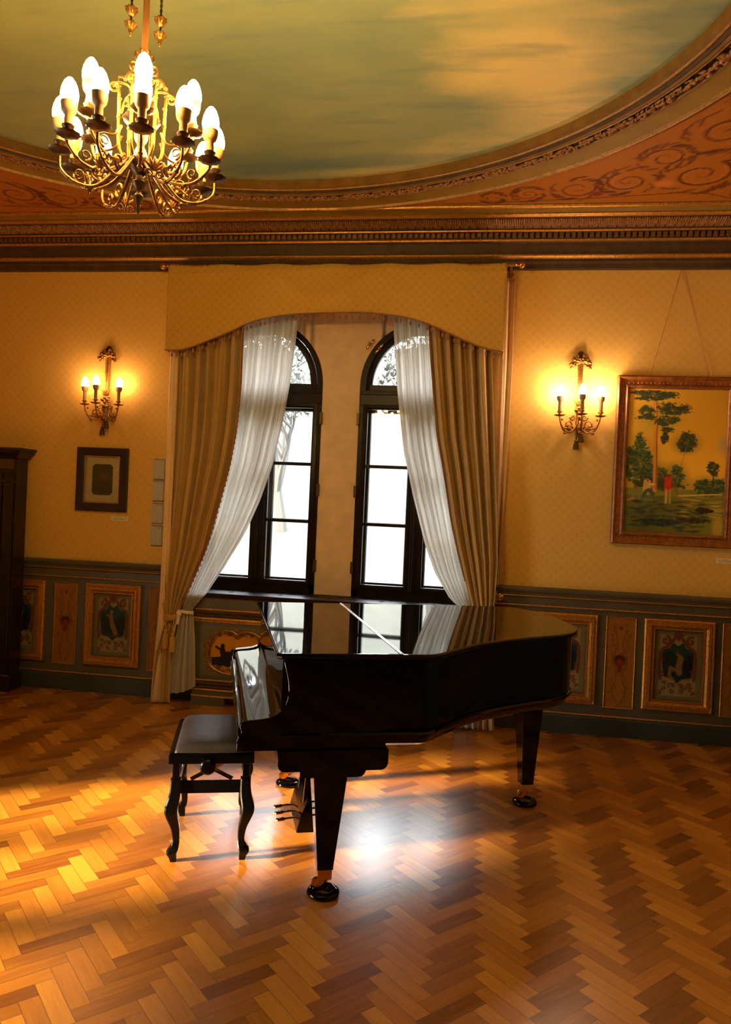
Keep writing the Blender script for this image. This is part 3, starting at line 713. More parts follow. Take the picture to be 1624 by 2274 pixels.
# ================================================================== radiator cover with sill
def gilt_bar(parent, x0, x1, y, z, r, m=TRIM_GOLD, name='gilt_moulding'):
    return obj(name, G().tube([(x0, y, z), (x1, y, z)], r, 8), m, parent)
def radiator_cover():
    X0, X1, Y = -2.2, -.08, -.135
    t = thing('radiator_cover', 'long painted radiator cover with gilt mouldings under the windows', 'radiator cover', (0, 0, 0))
    g = G(); g.box(X0, X1, Y, -.002, .07, .875); g.box(X0, X0+.28, Y-.004, -.002, 0, .07); g.box(X1-.28, X1, Y-.004, -.002, 0, .07)
    obj('body', g, WAINSCOT, t, smooth=0, bevel=.003)
    g = G(); g.box(X0-.02, X1+.02, Y-.03, .20, .882, .912); s = obj('sill_board', g, SILLWOOD, t, smooth=0, bevel=.006)
    for i in range(30):
        x = X0+.06+i*(X1-X0-.12)/29; y = -.03+.16*(i % 3)/2
        obj('vent_hole', G().lathe([(0.0001, .9128), (.019, .9128), (.0195, .9135), (.021, .9128)], (x, y, 0), 14), FELT, s, smooth=0)
    for z, r, m in ((.875, .010, TRIM_DARK), (.775, .009, TRIM_GOLD), (.755, .018, TRIM_DARK), (.728, .012, TRIM_DARK), (.700, .016, TRIM_GOLD), (.680, .007, TRIM_GOLD), (.205, .008, TRIM_GOLD), (.180, .016, TRIM_DARK), (.150, .014, TRIM_DARK), (.128, .010, TRIM_GOLD), (.075, .008, TRIM_GOLD)):
        gilt_bar(t, X0, X1, Y, z, r, m, 'gilt_moulding' if m is TRIM_GOLD else 'bronze_moulding')
    for cx in (-1.83, -1.14, -.45):
        c = Canvas(.62, .40, 120, (104, 98, 66)); G1 = (196, 128, 24); br = (120, 74, 22); bk = (26, 18, 12)
        vign = spline([(.09, .20), (.14, .30), (.20, .335), (.27, .325), (.31, .30), (.35, .325), (.42, .335), (.48, .30), (.53, .20), (.50, .12), (.42, .08), (.31, .06), (.20, .08), (.12, .12)], 6, True)
        c.stroke(vign+[vign[0]], .07, br); c.poly(vign, G1)
        rs = np.random.RandomState(2)
        for k in range(34):
            a = 2*PI*k/34; x, y = .31+.25*math.cos(a), .20+.155*math.sin(a); c.scroll(x, y, .018+.014*rs.rand(), (170, 112, 36) if k % 2 else (78, 46, 18), .010, 1 if k % 2 else -1, rs.rand()*6, 1.1)
        c.poly([(.10, .09), (.10, .15), (.17, .155), (.19, .20), (.26, .20), (.30, .155), (.36, .17), (.43, .165), (.50, .14), (.52, .09), (.31, .07)], bk)
        for (x, y) in ((.19, .245), (.275, .205), (.385, .205), (.425, .215)):
            c.ell(x, y, .018, .019, bk, 1, .15); c.ell(x, y-.045, .024, .04, bk, 1, .15)
        for (x, y, s) in ((.19, .235, -1), (.275, .195, 1), (.385, .195, -1)): c.stroke([(x, y-.03), (x+s*.055, y+.0)], (.02, .006), bk)
        c.scroll(.20, .06, .024, (190, 128, 50), .010, 1, 0, 1.4); c.scroll(.42, .06, .024, (190, 128, 50), .010, -1, 3, 1.4); c.stroke(spline([(.20, .05), (.26, .03), (.31, .02), (.36, .03), (.42, .05)]), .014, (190, 128, 50))
        c.mesh('putti_painting', PAINT, lambda u, v, cx=cx: (cx-.31+u, Y-.0015, .245+v), t)
        # raised scroll relief around the painting
        g = G()
        for s in (-1, 1):
            for (x, z, r, a0, tn) in ((.22, .545, .030, 0, 1.3), (.255, .46, .026, 2, 1.2), (.25, .38, .022, 1, 1.2), (.22, .30, .026, 4, 1.2), (.10, .60, .024, 3, 1.1), (.12, .285, .022, 1, 1.1)):
                sp = spiral2(cx+s*x, z, r, r*.2, a0, tn*s, 18); g.tube([(a, Y-.006, b) for a, b in sp], [.007-.004*k/18 for k in range(19)], 6)
            pth = spline([(cx, .585), (cx+s*.06, .612), (cx+s*.15, .60), (cx+s*.23, .53), (cx+s*.25, .42), (cx+s*.22, .33), (cx+s*.12, .275), (cx, .262)], 5)
            g.tube([(a, Y-.005, b) for a, b in pth], .008, 6)
        obj('gilt_cartouche', g, OLDBRASS, t, smooth=50)
    return t
radiator_cover()

# ================================================================== curtains
def sheet(name, m, rows, parent=None, thick=.0, sub=0):
    g = G().grid(rows); o = obj(name, g, m, parent, smooth=70)
    if thick:
        s = o.modifiers.new('solid', 'SOLIDIFY'); s.thickness = thick; s.offset = 0
    return o
def fold_rows(zt, zb, xa, xb, y0, folds, amp, ampz=None, nz=70, nx=150, seed=0, sharp=1.0, lift=None):
    """xa,xb: [(z,x)] tables of the two side edges; folds run from top to bottom"""
    q = random.Random(seed); ph = [q.uniform(0, 6.28) for _ in range(4)]; rows = []
    for i in range(nz+1):
        z = zt+(zb-zt)*i/nz; a, b = interp(xa, z), interp(xb, z); am = amp if ampz is None else interp(ampz, z); row = []
        yy = y0 if not isinstance(y0, list) else interp(y0, z)
        for j in range(nx+1):
            u = j/nx; uu = u+.012*math.sin(5*u*PI+ph[0])
            s = math.sin(2*PI*folds*uu+ph[1]+.25*math.sin(z*1.3))
            s2 = math.sin(2*PI*folds*2.3*uu+ph[2]+z*.4)*.28
            f = math.copysign(abs(s)**sharp, s)+s2
            zz = z+(lift(u, z) if lift else 0)
            row.append((a+(b-a)*u, yy+am*f, zz))
        rows.append(row)
    return rows
def fringe_edge(parent, pts, seed=0, r=.008, step=.04):
    """small pompom fringe along a curtain edge"""
    g = G(); P = spline(pts, 10); g.tube(P, .0045, 5); q = random.Random(seed); acc = 0
    for a, b in zip(P, P[1:]):
        acc += (Vector(b)-Vector(a)).length
        if acc > step: acc = 0; g.ell((b[0]+.004, b[1]-.004, b[2]-.012), r*.75, r*.75, r*1.3, 7, 5)
    return obj('fringe', g, PASS, parent)
# rod
rod = thing('curtain_rod', 'long brass curtain rod with ball finials above the windows', 'curtain rod', (0, 0, 0))
obj('pole', G().tube([(-2.50, -.235, 3.512), (.225, -.235, 3.512)], .013, 12), OLDBRASS, rod)
for s, x in ((-1, -2.50), (1, .225)):
    m_ = Matrix.Rotation(s*PI/2, 3, 'Y')
    obj('finial', G().lathe([(.0001, 0), (.014, 0), (.018, .008), (.012, .014), (.010, .02), (.022, .028), (.028, .042), (.026, .056), (.016, .068), (.0001, .072)], (x, -.235, 3.512), 18, m_), BRASS, rod)
    obj('bracket', G().tube([(x-s*.03, 0, 3.512), (x-s*.03, -.235, 3.512)], .009, 8).lathe([(.0001, 0), (.03, 0), (.03, .01), (.0001, .012)], (x-s*.03, -.001, 3.512), 16, Matrix.Rotation(PI/2, 3, 'X')), OLDBRASS, rod)
for k in range(12): obj('curtain_ring', G().tube([(-2.40+k*.229, -.235+.019*math.cos(a), 3.512+.019*math.sin(a)) for a in [2*PI*i/16 for i in range(16)]], .003, 6, closed=True), DARKBRASS, rod)
# valance
vb = [(-2.49, 2.835), (-2.37, 2.835), (-2.26, 2.865), (-2.0, 2.965), (-1.79, 3.06), (-1.57, 3.11), (-1.36, 3.13), (-1.04, 3.14), (-.83, 3.135), (-.58, 3.105), (-.38, 3.045), (-.13, 2.935), (.03, 2.875), (.162, 2.85)]
vbx = [(a, b) for a, b in spline(vb, 6)]
val = thing('window_valance', 'wide ochre patterned valance with arched tasselled hem over the windows', 'valance', (0, 0, 0))
rows = []
nx = 160; X0, X1, YV = -2.49, .162, -.262
def swag(u, t):
    # shallow hollows where the cloth hangs between fixings
    f = 0
    for c_, w_ in ((.30, .16), (.52, .20), (.74, .15)):
        d = (u-c_)/w_; f += math.exp(-d*d*2)*math.sin(min(t, 1)*PI*.9+.2)
    return f
for i in range(41):
    t = i/40; row = []
    for j in range(nx+1):
        u = j/nx; x = X0+(X1-X0)*u; zb = interp(vbx, x); zt = 3.515+.006*math.cos(u*PI*2*6)
        z = zt+(zb-zt)*t
        y = YV-.010*swag(u, t)-.006*math.sin(u*22+t*5)*math.sin(t*PI)+(.012*max(0, (.10-t)/.10))
        for c_ in (.33, .62): y -= .012*math.exp(-((u-c_-(t-.1)*.16*(1 if c_ < .5 else -1))/.025)**2)*math.exp(-((t-.4)/.3)**2)
        row.append((x, y, z))
    rows.append(row)
sheet('cloth', VALANCE, rows, val, .004)
for s, x in ((0, X0), (1, X1)):
    rows = [[(x, YV+(abs(YV)-.02)*j/8, 3.512+((vb[0][1] if s == 0 else vb[-1][1])-3.512)*i/20) for j in range(9)] for i in range(21)]
    sheet('side_return', VALANCE, rows, val, .004)
obj('header_seam', G().tube([(X0, YV-.004, 3.452), (X1, YV-.004, 3.452)], .0025, 6), VALANCE, val)
obj('braid', G().tube([(x, YV-.008, z) for x, z in vbx], .009, 8, flat=.6), PASS, val)
ts = G(); ts.lathe([(.0001, .0), (.003, -.001), (.003, -.012), (.008, -.016), (.010, -.024), (.009, -.034), (.005, -.042), (.0001, -.044)], (0, 0, 0), 8)
t0 = obj('tassel', ts, PASS, val); L = 0; prev = vbx[0]; first = True; count = 0
for a, b in zip(vbx, vbx[1:]):
    L += math.hypot(b[0]-a[0], b[1]-a[1])
    if L > .036:
        L = 0; o = t0 if first else t0.copy(); o.location = (b[0]+.004, YV-.006, b[1]-.008); o.rotation_euler = (0, rnd.uniform(-.12, .12), rnd.uniform(0, 3))
        if not first: COL.objects.link(o); o.parent = val
        first = False
# left drape
xin = [(0, -2.345), (.42, -2.345), (.66, -2.325), (.70, -2.32), (.78, -2.29), (1.0, -2.20), (1.26, -2.10), (1.59, -2.02), (1.92, -1.945), (2.2, -1.905), (2.56, -1.885), (2.99, -1.885), (3.5, -1.885)]
xout = [(0, -2.505), (.41, -2.475), (.66, -2.405), (.72, -2.402), (.95, -2.43), (1.14, -2.435), (2.04, -2.415), (2.84, -2.42), (3.5, -2.42)]
dl = thing('drape', 'golden beige drape at the left of the windows, gathered by a tasselled cord', 'curtain', (0, 0, 0))
am = [(0, .016), (.4, .016), (.70, .010), (1.0, .022), (1.6, .034), (2.4, .044), (3.5, .046)]
yy = [(0, -.20), (.7, -.225), (1.2, -.19), (2.4, -.155), (3.5, -.165)]
sheet('cloth', DRAPE, fold_rows(3.50, .66, xout, xin, yy, 5.5, .04, am, 80, 190, 2, .8), dl, .003)
sheet('lower_fall', DRAPE, fold_rows(.66, .012, xout, xin, yy, 2.0, .016, None, 30, 70, 5), dl, .003)
lo = [(0, -2.52), (.4, -2.50), (.95, -2.475), (2.8, -2.475), (3.5, -2.475)]; li = [(0, -2.42), (.6, -2.40), (.95, -2.40), (2.8, -2.40), (3.5, -2.40)]
sheet('side_lining', LINING, fold_rows(3.48, .008, lo, li, -.205, 1.2, .012, None, 70, 40, 9), dl, .003)
fringe_edge(dl, [(interp(xin, z), interp(yy, z)-.012, z) for z in np.linspace(3.1, .74, 12)], 1)
# right drape
xin2 = [(0, .0), (.16, .06), (.66, .05), (.95, .01), (1.13, -.045), (1.33, -.105), (1.6, -.175), (1.91, -.235), (2.25, -.31), (2.56, -.35), (3.02, -.405), (3.5, -.42)]
xout2 = [(0, .225), (.16, .215), (.66, .165), (.85, .17), (1.01, .185), (1.28, .195), (1.62, .175), (2.13, .135), (2.84, .08), (3.5, .075)]
dr = thing('drape', 'golden beige drape at the right of the windows, falling behind the piano', 'curtain', (0, 0, 0))
sheet('cloth', DRAPE, fold_rows(3.50, .66, xin2, xout2, yy, 5.5, .04, am, 80, 190, 4, .8), dr, .003)
sheet('lower_fall', DRAPE, fold_rows(.66, .02, [(0, .10), (.66, .06)], [(0, .225), (.66, .165)], yy, 2.4, .018, None, 30, 70, 5), dr, .003)
sheet('side_lining', LINING, fold_rows(3.47, .95, [(.9, .165), (1.5, .17), (3.5, .135)], [(.9, .20), (1.24, .212), (1.86, .232), (2.82, .242), (3.5, .232)], -.040, 1.3, .015, None, 70, 40, 9), dr, .003)
fringe_edge(dr, [(interp(xin2, z), interp(yy, z)-.012, z) for z in np.linspace(3.08, 1.15, 10)], 2)
# sheers
sy = [(0, -.195), (.7, -.200), (.98, -.195), (1.5, -.075), (3.5, -.06)]
sxi = [(.74, -2.19), (.78, -2.195), (.93, -2.07), (1.12, -1.965), (1.38, -1.835), (1.68, -1.715), (1.97, -1.625), (2.33, -1.555), (2.69, -1.505), (3.12, -1.47), (3.5, -1.44)]
sxo = [(.74, -2.285), (.93, -2.24), (1.3, -2.14), (1.97, -2.00), (2.6, -1.93), (3.5, -1.91)]
sl = thing('sheer_curtain', 'white sheer curtain at the left window tied back with a bow', 'curtain', (0, 0, 0))
sam = [(.7, .008), (1.2, .018), (2, .026), (3.5, .028)]
sheet('cloth', SHEER, fold_rows(3.48, .75, sxo, sxi, sy, 7.5, .03, sam, 80, 200, 12), sl)
sheet('lower_fall', SHEER, fold_rows(.75, .09, [(.05, -2.36), (.44, -2.335), (.74, -2.285)], [(.1, -2.15), (.49, -2.165), (.74, -2.19)], sy, 3.6, .02, None, 30, 100, 14, lift=lambda u, z: (.10*u*u if z < .3 else 0)*(1-z/.3 if z < .3 else 0)), sl)
SHEERTIE = mat('sheer_tie', (.74, .62, .42), .8)
g = G().tube(spline([(-2.30, -.215, .765), (-2.24, -.228, .755), (-2.18, -.21, .75)], 6), .014, 8)
g.ell((-2.29, -.235, .745), .024, .018, .028, 10, 8); g.ell((-2.30, -.23, .70), .018, .012, .05, 10, 8)
g.tube(spline([(-2.30, -.235, .73), (-2.32, -.24, .62), (-2.335, -.235, .53)], 5), [.010]*5+[.013]*3+[.016]*3, 6, flat=.5)
obj('bow', g, SHEERTIE, sl, smooth=60)
sxi2 = [(.7, -.05), (.93, -.08), (.98, -.15), (1.18, -.28), (1.42, -.38), (1.76, -.48), (2.11, -.57), (2.57, -.64), (3.13, -.70), (3.5, -.72)]
sxo2 = [(.7, .04), (.95, .02), (1.3, -.06), (1.9, -.17), (2.5, -.28), (3.5, -.36)]
sr = thing('sheer_curtain', 'white sheer curtain at the right window, swept to the right', 'curtain', (0, 0, 0))
sheet('cloth', SHEER, fold_rows(3.48, .72, sxi2, sxo2, sy, 7.5, .03, sam, 80, 200, 22), sr)
sheet('lower_fall', SHEER, fold_rows(.72, .02, [(0, -.075), (.72, -.05)], [(0, .10), (.72, .04)], sy, 3.6, .02, None, 30, 100, 24), sr)
# tieback rosettes and cords
def rosette(x, z, lab):
    t = thing('tieback_rosette', lab, 'curtain hook', (x, 0, z))
    obj('stem', G().tube([(0, -.03, 0), (0, -.13, 0)], .007, 8), BRASS, t)
    g = G().lathe([(.0001, 0), (.020, 0), (.027, .005), (.026, .011), (.018, .013), (.015, .018), (.009, .024), (.0001, .026)], (0, -.13, 0), 24, Matrix.Rotation(PI/2, 3, 'X'), lobes=(8, .06, .015)); obj('rosette', g, BRASS, t, smooth=50)
rosette(-2.475, 1.045, 'small brass tieback rosette on the wall at the left drape')
rosette(.225, 1.02, 'small brass tieback rosette on the wall beside the right drape')
tb = thing('tieback_cord'); tb.parent = dl
g = G().tube(spline([(-2.47, -.12, 1.03), (-2.462, -.17, .92), (-2.44, -.21, .80), (-2.41, -.235, .725)], 6), .006, 7)
g.tube(spline([(-2.47, -.12, 1.03), (-2.45, -.18, .90), (-2.42, -.22, .79), (-2.38, -.24, .73)], 6), .005, 7)
for dz in (0, .014, .028): g.tube(spline([(-2.42, -.20, .735-dz), (-2.40, -.245, .728-dz), (-2.35, -.255, .722-dz), (-2.315, -.235, .73-dz), (-2.30, -.19, .735-dz), (-2.36, -.16, .74-dz)], 5, True), .0085, 7, closed=True)
obj('cord', g, CORD, tb)
for dx, dz in ((-2.385, .0), (-2.325, -.025)):
    g = G().tube([(dx+.01, -.255, .71), (dx, -.262, .66+dz), (dx, -.262, .60+dz)], .005, 6)
    g.lathe([(.0001, .615), (.012, .61), (.016, .60), (.012, .59), (.020, .58), (.022, .55), (.024, .50), (.025, .465), (.0001, .462)], (dx, -.262, dz), 14, lobes=(14, .05, .018))
    obj('tassel', g, CORD, tb)

# ================================================================== sconces
def candle(parent, x, y, z, bulbm, k=1.0, cupm=OLDBRASS, sleeve_h=.062):
    """pan rests at z; k scales"""
    g = G().lathe([(.004, -.004), (.008, -.002), (.022, .000), (.036, .006), (.037, .008), (.020, .005), (.008, .006), (.008, .018), (.017, .026), (.019, .032), (.016, .034), (.0001, .034)], (0, 0, 0), 20, Matrix.Scale(k, 3), lobes=(10, .05, .028))
    p = obj('drip_pan', g, cupm, parent, smooth=50); p.location = (x, y, z)
    zs = .026
    s = obj('candle_sleeve', G().lathe([(.0125, zs), (.0125, zs+sleeve_h-.004), (.017, zs+sleeve_h), (.0215, zs+sleeve_h+.007), (.0240, zs+sleeve_h+.018), (.0250, zs+sleeve_h+.034), (.0001, zs+sleeve_h+.034)], (0, 0, 0), 16, Matrix.Scale(k, 3)), CANDLE, parent, smooth=50); s.location = (x, y, z)
    zb = zs+sleeve_h+.034
    b = obj('bulb', G().lathe([(.0235, zb), (.0265, zb+.014), (.0268, zb+.026), (.0235, zb+.044), (.0165, zb+.062), (.008, zb+.073), (.0001, zb+.077)], (0, 0, 0), 16, Matrix.Scale(k, 3)), bulbm, parent, smooth=60); b.location = (x, y, z)
def scroll3(g, c, ux, uz, r0, r1, a0, turns, wd, n=20):
    sp = spiral2(0, 0, r0, r1, a0, turns, n); g.tube([Vector(c)+Vector(ux)*a+Vector(uz)*b for a, b in sp], [wd*(1-.5*k/n) for k in range(n+1)], 6)
def sconce(x, z, lab, bm=BULBS):
    t = thing('wall_sconce', lab, 'wall lamp', (x, 0, z))     # z = bottom of tassels
    q = random.Random(3); H = .76
    g = G()
    for k in range(64):    # ribbon bow of clustered leaves
        a = q.uniform(-.35, PI+.35); r = .074*math.sqrt(q.random()); cx = r*math.cos(a); cz = .665+r*math.sin(a)*.85-.30*abs(cx)
        g.ell((cx, -.020-q.random()*.026, cz), .017, .009, .010, 8, 6, Matrix.Rotation(-math.atan2(cz-.68, cx)+q.uniform(-.5, .5), 3, 'Y'))
    obj('bow', g, OLDBRASS, t, smooth=60)
    obj('hook_cover', G().lathe([(.0001, .045), (.018, .035), (.030, .012), (.034, 0), (.0001, 0)], (0, -.012, .715), 14), DARKBRASS, t)
    g = G(); g.tube([(0, -.012, .67), (.002, -.016, .5), (0, -.016, .38), (0, -.02, .25), (-.006, -.02, .10)], [.020, .018, .016, .020, .014], 10)
    for s in (-1, 1): g.tube([(s*.012, -.03, .65), (s*.010, -.03, .5), (s*.008, -.03, .30)], [.007, .006, .006], 7)
    obj('ribbon_stem', g, OLDBRASS, t, smooth=50)
    g = G()
    for k in range(7):
        a = -1.1+k*.37; g.tube(spline([(0, -.03, .31), (.03*math.sin(a), -.045, .36), (.06*math.sin(a), -.05, .395+.01*math.cos(k*3))], 4), [.006]*4+[.004]*3+[.002]*2, 6)
    for k in range(14): g.ell((q.uniform(-.03, .03), -.03-q.random()*.03, q.uniform(.24, .33)), .016, .010, .014, 7, 5)
    obj('leaf_cluster', g, OLDBRASS, t, smooth=60)
    for ax, ay in ((-.15, -.105), (0, -.20), (.15, -.105)):
        u = Vector((ax, ay, 0)); g = G()
        pth = [(0, -.02, .20), (ax*.35, ay*.35, .135), (ax*.72, ay*.72-.0, .140), (ax*.93, ay*.93, .195), (ax, ay, .245)]
        g.tube(spline(pth, 7), [.0085]*10+[.007]*10+[.0055]*9, 8)
        un = u.normalized(); scroll3(g, (ax*.45, ay*.45, .185), un, (0, 0, 1), .042, .008, -1.6, 1.35, .006)
        scroll3(g, (ax*.30, ay*.30, .245), un, (0, 0, 1), .026, .005, 0, -1.2, .006)
        for k in range(7): g.ell((ax*(.25+.08*k), ay*(.25+.08*k), .165+.012*math.sin(k*2)), .012, .009, .009, 7, 5)
        g.ell((ax*.68, ay*.68, .122), .014, .010, .010, 7, 5); g.ell((ax*.86, ay*.86, .222), .009, .009, .009, 7, 5)
        obj('arm', g, OLDBRASS, t, smooth=60)
        candle(t, ax, ay, .245, bm, 1.08, sleeve_h=.080)
    for dx, z0, z1 in ((-.012, .03, .19), (.022, .085, .22)):
        g = G().tube([(dx, -.045, z1), (dx, -.05, z0+.03)], .006, 7)
        g.lathe([(.0001, .045), (.012, .040), (.015, .032), (.011, .024), (.018, .012), (.022, -.030), (.0001, -.032)], (dx, -.05, z0), 12, lobes=(12, .06, .014)); obj('tassel', g, DARKBRASS, t, smooth=50)
sconce(.757, 2.165, 'three-candle gilt wall sconce right of the windows, beside the landscape painting')
sconce(-3.10, 2.16, 'three-candle gilt wall sconce left of the windows, above the small framed print', BULBL)

# ================================================================== pictures
def landscape():
    x0, x1, z0, z1 = 1.030, 1.925, 1.467, 2.735
    t = thing('landscape_painting', 'landscape painting of trees and resting figures in a carved brown frame, right of the windows', 'painting', (x0, 0, z0))
    w_, h_ = x1-x0, z1-z0
    pr = [(0, 0), (0, .045), (.010, .052), (.020, .046), (.030, .030), (.060, .022), (.074, .034), (.082, .030), (.088, .020), (.094, .012)]
    g = G().rectframe(0, w_, 0, h_, pr, -.02); obj('frame', g, FRAMEWOOD, t, smooth=30)
    g = G()
    for k in range(34):
        for (a, b) in ((.052, .09+k*(h_-.18)/33), (w_-.052, .09+k*(h_-.18)/33)): g.ell((a, -.046, b), .007, .005, .007 if k % 3 else .013, 6, 5)
    for k in range(24):
        for b in (.052, h_-.052): g.ell((.09+k*(w_-.18)/23, -.046, b), .007 if k % 3 else .013, .005, .007, 6, 5)
    obj('rosette_carving', g, FRAMEWOOD, t, smooth=60)
    g = G()
    for i in range(int((w_-.18)/.011)):
        for b in (.086, h_-.086): g.ell((.09+i*.011, -.045, b), .0045, .0045, .0045, 6, 4)
    for i in range(int((h_-.18)/.011)):
        for a in (.086, w_-.086): g.ell((a, -.045, .09+i*.011), .0045, .0045, .0045, 6, 4)
    obj('beading', g, GARLAND, t, smooth=60)
    cw, ch = w_-.18, h_-.18; c = Canvas(cw, ch, 240, (196, 146, 34)); R_ = c.rs
    n = c.c; yy_ = c.Y/ch; xx_ = c.X/cw
    c.put(np.clip((yy_-.55)*1.6, 0, 1)*np.clip((xx_-.3)*1.5, 0, 1), (158, 116, 30), .8); c.put(np.exp(-((yy_-.42)/.16)**2), (222, 168, 46), .7)
    c.ell(cw*.98, ch*.62, .04, .06, (140, 126, 96), .6, .6)
    c.put((yy_ < .31).astype(float), (120, 112, 34)); c.put((yy_ < .26)*np.clip(1-np.abs(xx_-.2)*1.0, 0, 1), (60, 62, 30), .8)
    for (x, y, rx, ry, cc_) in ((.13, .44, .13, .22, (112, 110, 34)), (.35, .38, .14, .10, (96, 98, 36)), (.52, .36, .08, .12, (118, 108, 36)), (.85, .33, .14, .07, (92, 102, 46)), (.30, .80, .16, .10, (140, 126, 36)), (.60, .63, .09, .07, (104, 100, 34))): c.ell(x*cw, y*ch, rx, ry, cc_, .75, .5)
    gr = [(44, 62, 34), (58, 76, 40), (74, 90, 44), (38, 50, 34), (90, 98, 40)]; dg = [(34, 46, 32), (44, 54, 30), (56, 60, 28), (74, 74, 30)]
    for (x, y, rx, ry, nn) in ((.05, .46, .06, .16, 120), (.16, .50, .07, .14, 150), (.30, .40, .09, .10, 120), (.40, .36, .06, .07, 80), (.14, .62, .04, .08, 60), (.52, .40, .05, .09, 60), (.87, .335, .13, .07, 130), (.78, .34, .06, .05, 50)): c.foliage(x*cw, y*ch, rx, ry, gr, nn, .011)
    c.foliage(.30*cw, .34*ch, .22, .05, dg, 120, .012)
    c.foliage(.60*cw, .635*ch, .085, .075, dg, 170, .009); c.foliage(.88*cw, .46*ch, .05, .055, dg, 80, .008); c.stroke([(.88*cw, .33*ch), (.88*cw, .45*ch)], .008, (60, 50, 28))
    c.stroke([(.52*cw, .36*ch), (.60*cw, .60*ch)], .005, (120, 96, 40), .7)
    tr = [(.305, .30), (.30, .45), (.29, .60), (.285, .75), (.272, .90), (.27, .985)]
    c.stroke([(a*cw, b*ch) for a, b in tr], (.034, .016), (186, 118, 46)); c.stroke([(a*cw+.010, b*ch) for a, b in tr], (.010, .005), (118, 74, 34))
    for (x, y, rx, ry, nn) in ((.28, .955, .15, .035, 150), (.20, .93, .10, .02, 60), (.45, .86, .12, .05, 170), (.18, .84, .07, .05, 90), (.40, .78, .09, .045, 110), (.18, .80, .08, .018, 50), (.40, .72, .05, .02, 40), (.38, .66, .03, .05, 60), (.24, .97, .2, .02, 70)): c.foliage(x*cw, y*ch, rx, ry, dg, nn, .008)
    c.stroke([(.55*cw, .265*ch), (.75*cw, .275*ch), (.97*cw, .285*ch)], .010, (196, 152, 60), .9)
    for k in range(60): x = .55+.43*R_.rand(); y = .12+.14*R_.rand(); c.ell(x*cw, y*ch, .04, .005, [(150, 132, 44), (84, 92, 40), (176, 142, 54)][k % 3], .7, .4)
    for k in range(120): x = R_.rand()*.85; y = .02+.2*R_.rand(); c.ell(x*cw, y*ch, .03, .008, [(50, 58, 30), (36, 44, 34), (78, 86, 40), (40, 52, 46)][k % 4], .7, .4)
    c.foliage(.35*cw, .075*ch, .2, .03, [(30, 38, 34), (44, 54, 44)], 60, .012); c.foliage(.80*cw, .17*ch, .07, .022, [(52, 32, 24), (40, 30, 22)], 60, .009); c.foliage(.70*cw, .10*ch, .12, .022, [(40, 40, 26), (66, 58, 28), (46, 30, 24)], 70, .009)
    c.ell(.95*cw, .06*ch, .04, .08, (170, 140, 46), .7, .4)
    def fig(x, y, body, head, w=.022, hgt=.07):
        c.stroke([(x, y), (x+.004, y+hgt)], (w*1.5, w), body); c.ell(x+.006, y+hgt+.018, .011, .014, head, 1, .3)
    fig(.43*cw, .30*ch, (176, 44, 24), (120, 60, 34), .034, .085); c.stroke([(.405*cw, .36*ch), (.375*cw, .395*ch)], .010, (120, 50, 30)); c.ell(.44*cw, .405*ch, .026, .006, (96, 50, 30), 1, .3)
    c.stroke([(.42*cw, .215*ch), (.42*cw, .30*ch)], .018, (168, 140, 60)); c.stroke([(.46*cw, .215*ch), (.455*cw, .30*ch)], .016, (150, 124, 50)); c.stroke([(.48*cw, .36*ch), (.53*cw, .28*ch)], .02, (110, 80, 40), .7)
    fig(.22*cw, .29*ch, (176, 140, 66), (150, 84, 46), .036, .065)
    c.stroke(spline([(.19*cw, .235*ch), (.21*cw, .28*ch), (.25*cw, .295*ch), (.285*cw, .27*ch)]), .03, (66, 82, 60)); c.ell(.275*cw, .325*ch, .012, .013, (170, 110, 70), 1, .3); c.ell(.27*cw, .338*ch, .026, .008, (196, 160, 90), 1, .3); c.stroke([(.19*cw, .235*ch), (.28*cw, .225*ch)], .018, (90, 100, 62))
    c.stroke(spline([(.08*cw, .24*ch), (.10*cw, .29*ch), (.13*cw, .27*ch), (.15*cw, .24*ch)]), .02, (110, 104, 60)); c.ell(.11*cw, .315*ch, .013, .014, (120, 66, 34), 1, .3); c.stroke([(.03*cw, .225*ch), (.10*cw, .235*ch)], .014, (150, 106, 54))
    c.c = np.clip(c.c*1.35, 0, .9)
    c.mesh('canvas', PAINT, lambda u, v: (.09+u, -.030, .09+v), t)
    obj('backing_board', G().box(.03, w_-.03, -.028, -.004, .03, h_-.03), FRAMEDARK, t, smooth=0)
    g = G(); pk = (1.459-x0, -.008, 3.552-z0)
    g.tube([pk, (.235, -.030, h_-.01)], .0016, 5); g.tube([pk, (.69, -.030, h_-.01)], .0016, 5); g.tube([(pk[0]+.02, -.006, pk[2]), (.66, -.012, h_-.01)], .0014, 5)
    g.tube([(pk[0], 0, pk[2]+.004), (pk[0], -.014, pk[2]+.004)], .004, 6)
    obj('hanging_wire', g, mat('copper_wire', (.35, .12, .04), .5, .3), t)
landscape()
